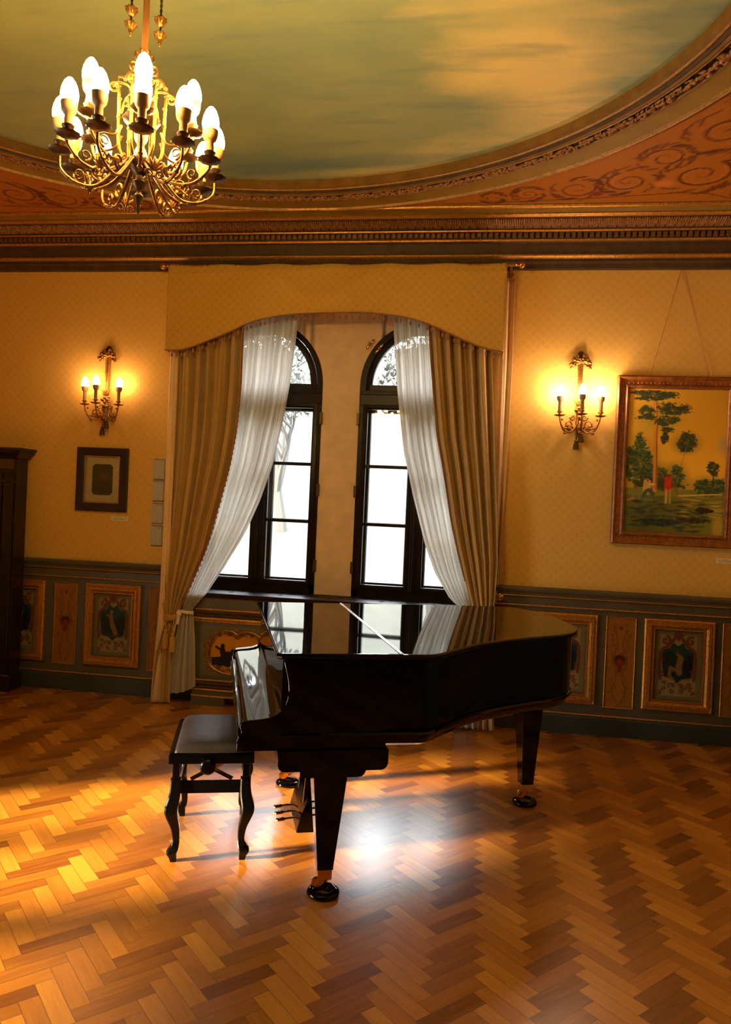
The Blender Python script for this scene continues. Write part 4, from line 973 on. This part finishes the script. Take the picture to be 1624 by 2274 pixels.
def small_print():
    x0, x1, z0, z1 = -3.34, -2.885, 1.522, 2.058
    t = thing('framed_print', 'small dark-framed portrait print below the left wall sconce', 'picture', (x0, 0, z0)); w_, h_ = x1-x0, z1-z0
    pr = [(0, 0), (0, .028), (.006, .034), (.055, .030), (.068, .022), (.072, .012)]
    obj('frame', G().rectframe(0, w_, 0, h_, pr, -.003), FRAMEDARK, t, smooth=30)
    pr = [(.070, .008), (.070, .022), (.076, .024), (.080, .014)]
    obj('gilt_slip', G().rectframe(0, w_, 0, h_, pr, -.003), TRIM_GOLD, t, smooth=30)
    obj('mat_board', G().box(.06, w_-.06, -.010, -.003, .06, h_-.06), MATBOARD, t, smooth=0)
    cw, ch = .185, .26; c = Canvas(cw, ch, 60, (58, 50, 36))
    c.ell(cw*.55, ch*.62, .035, .045, (104, 76, 52), .7, .5); c.ell(cw*.5, ch*.22, .075, .08, (40, 36, 28), .9, .4); c.ell(cw*.55, ch*.78, .045, .03, (40, 34, 26), .8, .4)
    cx, cz = w_/2, h_/2-.0; k = .022
    c.mesh('portrait', PAINT, lambda u, v: (cx-cw/2+u, -.0115, cz-ch/2+v), t)
    g = G()
    for sx in (-1, 1):
        for sz in (-1, 1):
            X, Z = cx+sx*cw/2, cz+sz*ch/2; g.prism([(X, Z), (X-sx*k, Z), (X, Z-sz*k)], lambda a, b, d: (a, d, b), -.013, -.010)
    obj('mat_corner', g, MATBOARD, t, smooth=0)
    obj('glazing', G().box(.07, w_-.07, -.016, -.0145, .07, h_-.07), GLASS, t, smooth=0)
small_print()
def caption(x0, x1, z0, z1, lab):
    t = thing('caption_card', lab, 'label card', (x0, 0, z0)); w_, h_ = x1-x0, z1-z0
    obj('card', G().box(0, w_, -.004, 0, 0, h_), CARD, t, smooth=0)
    g = G(); q = random.Random(8)
    for k, (a, b, zz) in enumerate(((.30, .62, .74), (.08, .92, .48), (.12, .78, .26))):
        x = a*w_
        while x < b*w_:
            l = q.uniform(.003, .009); g.box(x, min(x+l, b*w_), -.0046, -.0038, zz*h_-.0016, zz*h_+.0016); x += l+.002
    obj('print_lines', g, INK, t, smooth=0)
caption(-3.022, -2.872, 1.450, 1.487, 'small printed caption card below the framed print')
caption(1.805, 1.955, 1.356, 1.393, 'small printed caption card below the landscape painting')
names = ['topmost', 'second from the top', 'third from the top', 'lowest']
for k, zz in enumerate((1.815, 1.635, 1.448, 1.262)):
    t = thing('wall_switch_plate', 'pale wall plate, %s of four beside the left drape' % names[k], 'switch plate', (-2.66, 0, zz), group='pale wall plates in a column')
    obj('plate', G().box(0, .098, -.022, 0, 0, .158), WHITEPL, t, smooth=0, bevel=.004)
    obj('base_plate', G().box(.003, .095, -.008, 0, -.010, .166), mat('plate_back', (.2, .18, .13), .6) if k == 0 else bpy.data.materials['plate_back'], t, smooth=0)
    for (a, b) in ((.049, .146), (.049, .012), (.08, .146)): obj('screw', G().lathe([(.0001, 0), (.0032, 0), (.0032, .002), (.0001, .002)], (a, -.022, b), 8, Matrix.Rotation(PI/2, 3, 'X')), INK, t)

# ================================================================== cabinet at the far left
def cabinet():
    x1, x0, D, H = -3.755, XL+.03, .16, 2.03
    t = thing('wooden_cabinet', 'tall dark wooden cabinet with moulded crown in the left corner', 'cabinet', (0, -.075, 0))
    obj('body', G().box(x0, x1, -D, 0, .10, H-.09), CABWOOD, t, smooth=0, bevel=.004)
    obj('plinth', G().box(x0, x1+.02, -D-.02, 0, 0, .13), CABWOOD, t, smooth=0, bevel=.006)
    cr = [(0, 0), (.02, .0), (.03, .02), (.06, .045), (.065, .06), (.075, .065), (.075, .085), (0, .085)]
    rows = [[(x1+a, 0, H-.10+b) for a, b in cr], [(x1+a, -D-a, H-.10+b) for a, b in cr], [(x0, -D-a, H-.10+b) for a, b in cr]]
    g = G().grid(rows); obj('crown', g, CABWOOD, t, smooth=30)
    obj('frieze', G().box(x0, x1-.015, -D-.012, -D, H-.19, H-.105), CABBAND, t, smooth=0, bevel=.005)
    obj('pilaster', G().box(x1-.10, x1-.01, -D-.014, -D, .14, H-.20).box(x1-.105, x1-.005, -D-.026, -D, H-.30, H-.27).box(x1-.105, x1-.005, -D-.022, -D, H-.24, H-.20), CABWOOD, t, smooth=0, bevel=.004)
    d = obj('door', G().box(x0+.02, x1-.115, -D-.012, -D, .15, H-.21), CABWOOD, t, smooth=0, bevel=.004)
    obj('door_panel', G().rectframe(x0+.08, x1-.17, .25, H-.28, [(0, 0), (.004, .008), (.02, .006), (.03, 0)], -D-.012), CABWOOD, d, smooth=0)
    obj('knob', G().ell((x0+.07, -D-.025, 1.05), .014, .014, .014), OLDBRASS, d)
    obj('gilt_line', G().tube([(x0, -D-.022, .135), (x1+.02, -D-.022, .135)], .004, 6), OLDBRASS, t)
cabinet()

# ================================================================== grand piano (local: u along the strings, v from treble side to spine)
TH = .345; PO = (-.746, -2.979, 0)
def piano():
    t = thing('grand_piano', 'glossy black grand piano with closed lid in front of the windows', 'piano', PO, TH)
    lid2d = [(0, 0.04), (.02, .025), (.30, .022), (.55, .015), (.64, .015), (.70, .045), (.776, .117), (.91, .240), (1.066, .345), (1.297, .455), (1.459, .52), (1.58, .600), (1.675, .735), (1.722, .93), (1.732, 1.10), (1.722, 1.308), (1.69, 1.44), (1.63, 1.53), (1.55, 1.565), (1.45, 1.575), (1.0, 1.575), (.3, 1.575), (.0, 1.575)]
    def smooth_outline(P):
        head = [P[0], P[1], P[2]]; mid = spline(P[3:20], 7); return head+mid+P[20:]
    OL = smooth_outline(lid2d)
    def inset(P, d):
        n = len(P); out = []
        for i in range(n):
            a, b, c = np.array(P[i-1]), np.array(P[i]), np.array(P[(i+1) % n])
            e1, e2 = b-a, c-b; n1 = np.array([-e1[1], e1[0]])/np.hypot(*e1); n2 = np.array([-e2[1], e2[0]])/np.hypot(*e2)
            m = n1+n2; m = m/np.hypot(*m); k = max(m.dot(n1), .5); out.append(tuple(b+m*d/k))
        return out
    # --- case: rim
    C = inset(OL, .028)
    def shell(rows, g):
        g.grid([[(x, y, z) for x, y in P] for P, z in rows], cv=True)
        g.add([(x, y, rows[0][1]) for x, y in rows[0][0]], [tuple(range(len(rows[0][0])))]); g.add([(x, y, rows[-1][1]) for x, y in rows[-1][0]], [tuple(range(len(rows[-1][0])))])
    g = G(); shell([(inset(OL, .085), .650), (inset(OL, .050), .668), (inset(OL, .036), .690), (inset(OL, .034), .700), (inset(OL, .020), .706), (inset(OL, .017), .714), (inset(OL, .020), .722), (inset(OL, .034), .728), (C, .735), (C, 1.022)], g)
    obj('case', g, LACQ, t, smooth=28).modifiers.new('wn', 'WEIGHTED_NORMAL').keep_sharp = True
    # --- lid: main + front flap with seam at u=.33..
    def lidslab(P, name, z0=1.026, th=.026):
        g = G(); i1 = inset(P, .010); i2 = inset(P, .003); shell([(i1, z0), (i2, z0+.004), (P, z0+.010), (P, z0+th-.008), (i2, z0+th-.002), (i1, z0+th)], g); o_ = obj(name, g, LACQ, t, smooth=30); o_.modifiers.new('wn', 'WEIGHTED_NORMAL').keep_sharp = True; return o_
    SU = .515
    front = [p for p in OL if p[0] < SU]; k = [i for i, p in enumerate(OL) if p[0] >= SU]; i0, i1 = k[0], k[-1]
    ya = interp([(p[0], p[1]) for p in OL[:i0+1]], SU)
    flap = OL[:i0]+[(SU-.001, ya), (SU-.001, 1.575)]+OL[i1+1:]
    main = [(SU+.001, ya)]+OL[i0:i1+1]+[(SU+.001, 1.575)]
    lidslab(flap, 'front_lid'); lidslab(main, 'lid')
    o = obj('lid_hinge', G().box(SU-.007, SU+.007, .018, 1.572, 1.0515, 1.0535).tube([(SU, .018, 1.0535), (SU, 1.572, 1.0535)], .0025, 6), mat('silver_hinge', (.82, .80, .76), .25, 1.0), t, smooth=0); o['label'] = 'thin silver hinge strip across the lid'
    # --- arms and keyboard cover
    prof = [(.029, 1.024), (.044, .97), (.053, .93), (.056, .89), (.052, .861), (.045, .835), (.031, .814), (.010, .798), (-.019, .787), (-.06, .781), (-.099, .778), (-.118, .774), (-.130, .764), (-.134, .750), (-.129, .737), (-.127, .727), (-.133, .720), (-.141, .714), (-.139, .706), (-.144, .698), (-.144, .652)]
    arm = prof+[(.47, .652), (.47, 1.024)]
    for v0 in (.047, 1.497):
        g = G().prism(arm, lambda a, b, d: (a, d, b), v0, v0+.048); obj('key_arm', g, LACQ, t, smooth=25, bevel=.003)
    cov = [(a+.004, b-.006) for a, b in spline(prof[:13], 4)]
    g = G().prism(cov+[(-.125, .735), (.14, .735), (.14, 1.018)], lambda a, b, d: (a, d, b), .092, 1.497); obj('keyboard_cover', g, LACQ, t, smooth=28)
    g = G().box(-.140, -.105, .078, 1.497, .690, .740).box(-.142, .14, .079, 1.496, .652, .692); obj('key_slip', g, LACQ, t, smooth=0, bevel=.004)
    # --- leg blocks and legs
    def leg(u, v, blk=True, rot=0):
        L_ = thing('leg', None, None, (u, v, 0), rot); L_.parent = t
        if blk:
            def plate(a, b, c, z0, z1):
                # ogee-ended block
                P = [(-a, z1), (-a, z0+.026), (-a+.006, z0+.012), (-a+.016, z0+.003), (-a+.030, z0), (b-.030, z0), (b-.016, z0+.003), (b-.006, z0+.012), (b, z0+.026), (b, z1)]
                return G().prism(P, lambda p_, z, d: (p_, d, z), -c, c)
            obj('leg_block', plate(.228, .228, .13, .572, .655), LACQ, L_, smooth=30)
            g = plate(.135, .140, .11, .538, .576); obj('leg_block', g, LACQ, L_, smooth=30)
            obj('leg_collar', G().box(-.085, .085, -.085, .085, .530, .548), LACQ, L_, smooth=0, bevel=.004)
        zt = .535 if blk else .655
        a, b = (.071, .034) if blk else (.066, .034)
        rows = [[(sx*r, sy*r, z) for sx, sy in ((-1, -1), (1, -1), (1, 1), (-1, 1))] for r, z in ((a, zt), (a-.001, zt-.02), (b, .125), (b+.001, .118))]
        g = G().grid(rows, cv=True); g.add(rows[0], [(0, 1, 2, 3)]); g.add(rows[-1], [(0, 1, 2, 3)]); obj('post', g, LACQ, L_, smooth=0, bevel=.003)
        cs = thing('caster', None, None, (0, 0, 0)); cs.parent = L_
        g = G().box(-.030, .030, -.030, .030, .075, .120); g.tube([(0, 0, .08), (.012, 0, .058)], .012, 8)
        for s in (-1, 1): g.prism([(-.004, .075), (.022, .075), (.044, .050), (.040, .038), (.022, .036), (.0, .055)], lambda p_, z, d: (-p_, d, z), s*.011, s*.017)
        g2 = obj('caster_ferrule', g, BRASS, L_, smooth=0, bevel=.002)
        wm = Matrix.Rotation(PI/2, 3, 'X'); obj('caster_wheel', G().lathe([(.0001, -.009), (.016, -.009), (.024, -.007), (.026, 0), (.024, .007), (.016, .009), (.0001, .009)], (-.028, 0, .052), 20, wm), BRASS, L_, smooth=40)
        bpy.data.objects.remove(cs)
        return L_
    leg(.250, .155); leg(.215, 1.395); leg(1.535, 1.00, blk=False)
    # --- pedal lyre
    ly = thing('pedal_lyre', None, None, (.235, .78, 0)); ly.parent = t
    g = G()
    for v in (-.10, .10): g.prism([(-.02, .655), (.03, .655), (.03, .50), (.022, .30), (.028, .17), (-.020, .17), (-.012, .30), (-.02, .5)], lambda a, b, d: (a, d, b), v-.012, v+.012)
    obj('lyre_post', g, LACQ, ly, smooth=0, bevel=.003)
    g = G().prism([(-.055, .060), (.06, .060), (.05, .16), (.025, .215), (-.005, .215), (-.035, .14)], lambda a, b, d: (a, d, b), -.17, .17); obj('pedal_box', g, LACQ, ly, smooth=0, bevel=.006)
    for k in range(5): obj('fluting', G().tube([(-.030+.006*k, -.175, .135+.016*k), (-.030+.006*k, .175, .135+.016*k)], .006, 6), LACQ, ly) if k % 2 == 0 else None
    for v in (-.08, 0, .08):
        g = G().tube(spline([(-.03, v, .10), (-.07, v, .102), (-.11, v, .094), (-.145, v, .088)], 4), [.006]*4+[.009]*4+[.016]*4+[.010], 10, flat=1.0); g2 = G(); g2.v = [(x, y, .095+(z-.095)*.55) for x, y, z in g.v]; g2.f = g.f
        obj('pedal', g2, BRASS, ly)
    for v in (-.06, .06): obj('lyre_rod', G().tube([(.02, v, .10), (.12, v, .40), (.20, v, .655)], .005, 8), BRASS, ly)
    # small screw knob under the keybed
    obj('keybed_knob', G().lathe([(.0001, .655), (.018, .655), (.020, .642), (.016, .630), (.0001, .629)], (.04, .55, 0), 16), LACQ, t)
    # prop: bracing beams under the case
    obj('underside_brace', G().box(.12, .20, .12, 1.45, .600, .655).box(.2, 1.5, .95, 1.03, .61, .655), FELT, t, smooth=0)
    return t
pn = piano()
def place(u, v): c, s = math.cos(TH), math.sin(TH); return (PO[0]+c*u-s*v, PO[1]+s*u+c*v, 0)
def caster_cup(u, v, lab):
    t = thing('caster_cup', lab, 'caster cup', place(u, v), 0, 'black caster cups under the piano')
    obj('cup', G().lathe([(.0001, 0.001), (.062, .001), (.069, .006), (.071, .014), (.066, .022), (.056, .026), (.044, .0285), (.040, .026), (.036, .020), (.0001, .018)], (0, 0, 0), 36), LACQ, t, smooth=50)
caster_cup(.250, .155, 'round black caster cup under the nearest piano leg'); caster_cup(.215, 1.395, 'round black caster cup under the far front piano leg, beyond the pedals'); caster_cup(1.535, 1.0, 'round black caster cup under the tail leg of the piano')

# ================================================================== piano bench
def bench():
    t = thing('piano_bench', 'black piano bench with grey padded seat and curved legs before the keyboard', 'bench', (-1.29, -2.624, 0), .31)
    W_, L_ = .315, .50      # feet spacing u, v
    x0, x1, y0, y1 = -.035, .350, -.03, .53
    obj('seat_frame', G().box(x0, x1, y0, y1, .452, .494), BENCHLACQ, t, smooth=0, bevel=.004)
    # cushion: domed pad
    rows = []; n = 26
    for i in range(n+1):
        row = []
        for j in range(n+1):
            a, b = i/n*2-1, j/n*2-1; e = (1-abs(a)**5)*(1-abs(b)**5); z = .496+.052*max(e, 0)**.45
            row.append(((x0+x1)/2+a*((x1-x0)/2-.022), (y0+y1)/2+b*((y1-y0)/2-.018), z))
        rows.append(row)
    g = G().grid(rows); g.add([rows[0][0], rows[0][-1], rows[-1][-1], rows[-1][0]], [(0, 1, 2, 3)]); obj('cushion', g, LEATHER, t, smooth=60)
    obj('seat_bead', G().tube([(x0+.012, y0+.012, .495), (x1-.012, y0+.012, .495), (x1-.012, y1-.012, .495), (x0+.012, y1-.012, .495)], .006, 6, closed=True), BENCHLACQ, t)
    legs = []
    for fx, fy, sx, sy in ((0, 0, -1, -1), (W_, 0, 1, -1), (0, L_, -1, 1), (W_, L_, 1, 1)):
        # cabriole leg: knee outward, narrow ankle, small hoof
        Z = [(.378, .0, .023), (.34, .0, .024), (.30, .004, .026), (.262, .013, .029), (.235, .015, .029), (.20, .008, .025), (.15, -.006, .019), (.10, -.011, .0155), (.075, -.008, .018), (.055, .001, .023), (.043, .006, .0225), (.02, .0, .017), (.0, -.003, .014)]
        ZZ = [(z, o, r) for z, o, r in spline(Z, 3)]
        rows = [[(fx+sx*o+a*r, fy+sy*o*.6+b*r, z) for a, b in ((-1, -.75), (-.75, -1), (.75, -1), (1, -.75), (1, .75), (.75, 1), (-.75, 1), (-1, .75))] for z, o, r in ZZ]
        g = G().grid(rows, cv=True); g.add(rows[0], [tuple(range(8))]); g.add(rows[-1], [tuple(range(8))]); obj('leg', g, BENCHLACQ, t, smooth=40)
        obj('leg_post', G().box(fx-.016, fx+.016, fy-.016, fy+.016, .37, .455), BENCHLACQ, t, smooth=0, bevel=.003)
    g = G().box(0.01, W_-.01, -.012, .012, .312, .366).box(0.01, W_-.01, L_-.012, L_+.012, .312, .366); obj('end_stretcher', g, BENCHLACQ, t, smooth=0, bevel=.003)
    g = G().box(-.012, .012, .01, L_-.01, .318, .360).box(W_-.012, W_+.012, .01, L_-.01, .318, .360); obj('side_rail', g, BENCHLACQ, t, smooth=0, bevel=.003)
    g = G()
    for yy0 in (.06, L_-.06):
        for s in (-1, 1):
            a, b = Vector((W_/2-s*.095, yy0, .452)), Vector((W_/2+s*.095, yy0, .352)); d = (b-a).normalized(); nn = Vector((d.z, 0, -d.x))*.009; th = Vector((0, .002, 0))
            vs = [a-nn-th, a+nn-th, b+nn-th, b-nn-th, a-nn+th, a+nn+th, b+nn+th, b-nn+th]; g.add(vs, [(0, 1, 2, 3), (4, 5, 6, 7), (0, 1, 5, 4), (1, 2, 6, 5), (2, 3, 7, 6), (3, 0, 4, 7)])
    g.box(.04, W_-.04, .055, .065, .438, .452).box(.04, W_-.04, L_-.065, L_-.055, .438, .452)
    o = obj('scissor_lift', g, BRASS, t, smooth=0); o['label'] = 'brass scissor height mechanism'
    obj('lift_screw', G().tube([(W_/2, .05, .40), (W_/2, L_-.05, .40)], .005, 8), mat('steel', (.6, .6, .6), .3, 1), t)
    for yk, s in ((-.03, -1), (L_+.03, 1)):
        g = G().lathe([(.0001, 0), (.010, 0), (.012, .018), (.028, .022), (.034, .030), (.035, .042), (.028, .050), (.0001, .052)], (W_/2-.015, yk, .452), 24, Matrix.Rotation(-s*PI/2, 3, 'X')); obj('knob', g, BENCHLACQ, t, smooth=40)
bench()

# ================================================================== chandelier
def chandelier():
    CX, CY, Z0 = -1.131, -3.548, 2.577
    t = thing('chandelier', 'gilt chandelier with two tiers of lit candle bulbs hanging from the painted ceiling', 'chandelier', (CX, CY, Z0))

    obj('rod', G().tube([(0, 0, .45), (0, 0, ZC-Z0)], .0105, 12), mat('rod_bronze', (.30, .13, .04), .4, .6), t)
    obj('canopy', G().lathe([(.0001, ZC-Z0-.10), (.03, ZC-Z0-.09), (.05, ZC-Z0-.04), (.09, ZC-Z0-.01), (.10, ZC-Z0+.04), (.0001, ZC-Z0+.04)], (0, 0, 0), 24), CHANDBRASS, t)
    prof = [(.0001, 0), (.005, .004), (.0065, .016), (.004, .026), (.012, .045), (.016, .058), (.009, .068), (.010, .078), (.020, .092), (.024, .102), (.012, .112), (.012, .124), (.030, .140), (.040, .158), (.042, .170), (.024, .176), (.012, .19), (.010, .26), (.014, .275), (.048, .292), (.060, .305), (.056, .312), (.02, .312), (.012, .34), (.016, .40), (.022, .42), (.012, .44), (.011, .47)]
    obj('central_column', G().lathe(prof, (0, 0, 0), 24, lobes=(12, .03, .035)), DARKBRASS, t, smooth=45)
    # cage of six bars with scrolled tops
    for k in range(6):
        a = PI/6+k*PI/3; ux = Vector((math.cos(a), math.sin(a), 0)); uz = Vector((0, 0, 1)); g = G()
        P = [ux*.075+uz*.405, ux*.072+uz*.36, ux*.070+uz*.25, ux*.066+uz*.20, ux*.05+uz*.17]
        g.tube(spline(P, 4), .0055, 7)
        scroll3(g, ux*.088+uz*.392, ux, uz, .018, .004, PI*.9, -1.4, .005)
        g.tube(spline([ux*.03+uz*.385, ux*.045+uz*.408, ux*.075+uz*.412, ux*.105+uz*.395, ux*.118+uz*.37, ux*.128+uz*.372], 5), .0045, 6)
        g.tube([ux*.077+uz*.41, ux*.077+uz*.428, ux*.05+uz*.436, ux*.025+uz*.452, ux*.012+uz*.468], .0035, 6)
        scroll3(g, ux*.030+uz*.478, ux, uz, .017, .004, -PI*.6, 1.3, .004)
        g.tube(spline([ux*.018+uz*.49, ux*.030+uz*.508, ux*.026+uz*.524, ux*.020+uz*.520], 4), .0035, 6)
        for zz in (.36, .30, .255): g.ell(ux*.071+uz*zz, .008, .008, .005, 8, 5)
        obj('cage_bar', g, CHANDBRASS, t, smooth=60)
    # arms: 12 lower, 6 upper
    base_a = math.atan2(CAM_LOC[1]-CY, CAM_LOC[0]-CX)
    for k in range(12):
        a = base_a+k*PI/6; ux = Vector((math.cos(a), math.sin(a), 0)); uz = Vector((0, 0, 1)); g = G(); R = .243; zp = .156
        lowz = .068 if k % 2 else .092
        P = [ux*.045+uz*.165, ux*.085+uz*(.115), ux*.135+uz*lowz, ux*.195+uz*(lowz+.002), ux*.238+uz*(lowz+.035), ux*R+uz*(zp-.012)]
        g.tube(spline(P, 6), [.0062]*12+[.0055]*10+[.0048]*9, 7)
        scroll3(g, ux*.125+uz*(lowz+.045), ux, uz, .026, .006, -PI/2, 1.25, .005)
        scroll3(g, ux*.185+uz*(lowz+.030), ux, uz, .018, .004, -PI/2, -1.2, .004)
        g.ell(ux*.160+uz*(lowz-.006), .010, .010, .006, 7, 5); g.ell(ux*.215+uz*(lowz+.012), .009, .009, .006, 7, 5)
        obj('arm', g, CHANDBRASS, t, smooth=60)
        candle(t, ux.x*R, ux.y*R, zp, BULBM, 1.0, DARKBRASS, .042)
    for k in range(6):
        a = base_a+k*PI/3; ux = Vector((math.cos(a), math.sin(a), 0)); uz = Vector((0, 0, 1)); g = G(); R = .178; zp = .247
        P = [ux*.055+uz*.175, ux*.085+uz*.150, ux*.125+uz*.155, ux*.165+uz*.195, ux*R+uz*(zp-.012)]
        g.tube(spline(P, 6), [.006]*12+[.0048]*13, 7); scroll3(g, ux*.125+uz*.19, ux, uz, .020, .005, -PI/2, 1.3, .004)
        g.tube(spline([ux*.07+uz*.26, ux*.09+uz*.225, ux*.13+uz*.215, ux*.145+uz*.235], 4), .004, 6)
        obj('arm', g, CHANDBRASS, t, smooth=60)
        candle(t, ux.x*R, ux.y*R, zp, BULBM, 1.0, DARKBRASS, .042)
    for k in range(6):    # palmettes between the arms
        a = base_a+PI/12+k*PI/3; ux = Vector((math.cos(a), math.sin(a), 0)); uy = Vector((-math.sin(a), math.cos(a), 0)); uz = Vector((0, 0, 1)); g = G(); c = ux*.165+uz*.065
        for b in (-1.0, -.5, 0, .5, 1.0): g.tube([c+uz*.018, c+uy*.018*math.sin(b)+uz*(.018+.022*math.cos(b)), c+uy*.032*math.sin(b)+uz*(.020+.042*math.cos(b))], [.003, .006, .002], 6)
        for s in (-1, 1): scroll3(g, c+uy*s*.016+uz*.006, uy*s, uz, .014, .003, 0, 1.3, .0035)
        g.tube([ux*.05+uz*.15, c], .004, 6); obj('palmette', g, CHANDBRASS, t, smooth=60)
    # hanging flower pendants from the canopy chains
    for s, az, zt in ((-1, 0, .600), (1, 0, .588)):
        ux = Vector((math.cos(base_a+PI/2), math.sin(base_a+PI/2), 0)); c = ux*(.046*s)
        g = G()
        for zz in (zt, zt+.048):
            n = 32; prof = [(.002, -.030), (.005, -.022), (.007, -.018), (.006, -.014), (.010, -.008), (.0145, .001), (.0185, .007), (.020, .011), (.012, .009), (.003, .004)] if zz == zt else [(.004, -.016), (.010, -.010), (.0145, .001), (.0185, .007), (.020, .011), (.012, .009), (.003, .004)]
            g.lathe(prof, c+Vector((0, 0, zz)), 32, lobes=(8, .14, .0135))
        obj('flower_pendant', g, CHANDBRASS, t, smooth=50)
        g = G().tube([c+Vector((0, 0, zt)), c+Vector((0, 0, zt+.20))], .003, 6).tube(spline([c+Vector((0, 0, zt+.2)), c*.9+Vector((0, 0, 1.0)), Vector((0, 0, 1.25))], 5), .003, 6)
        for zz in np.arange(zt+.07, zt+.2, .016): g.ell(c+Vector((0, 0, zz)), .005, .003, .009, 7, 5)
        obj('pendant_chain', g, DARKBRASS, t)
chandelier()
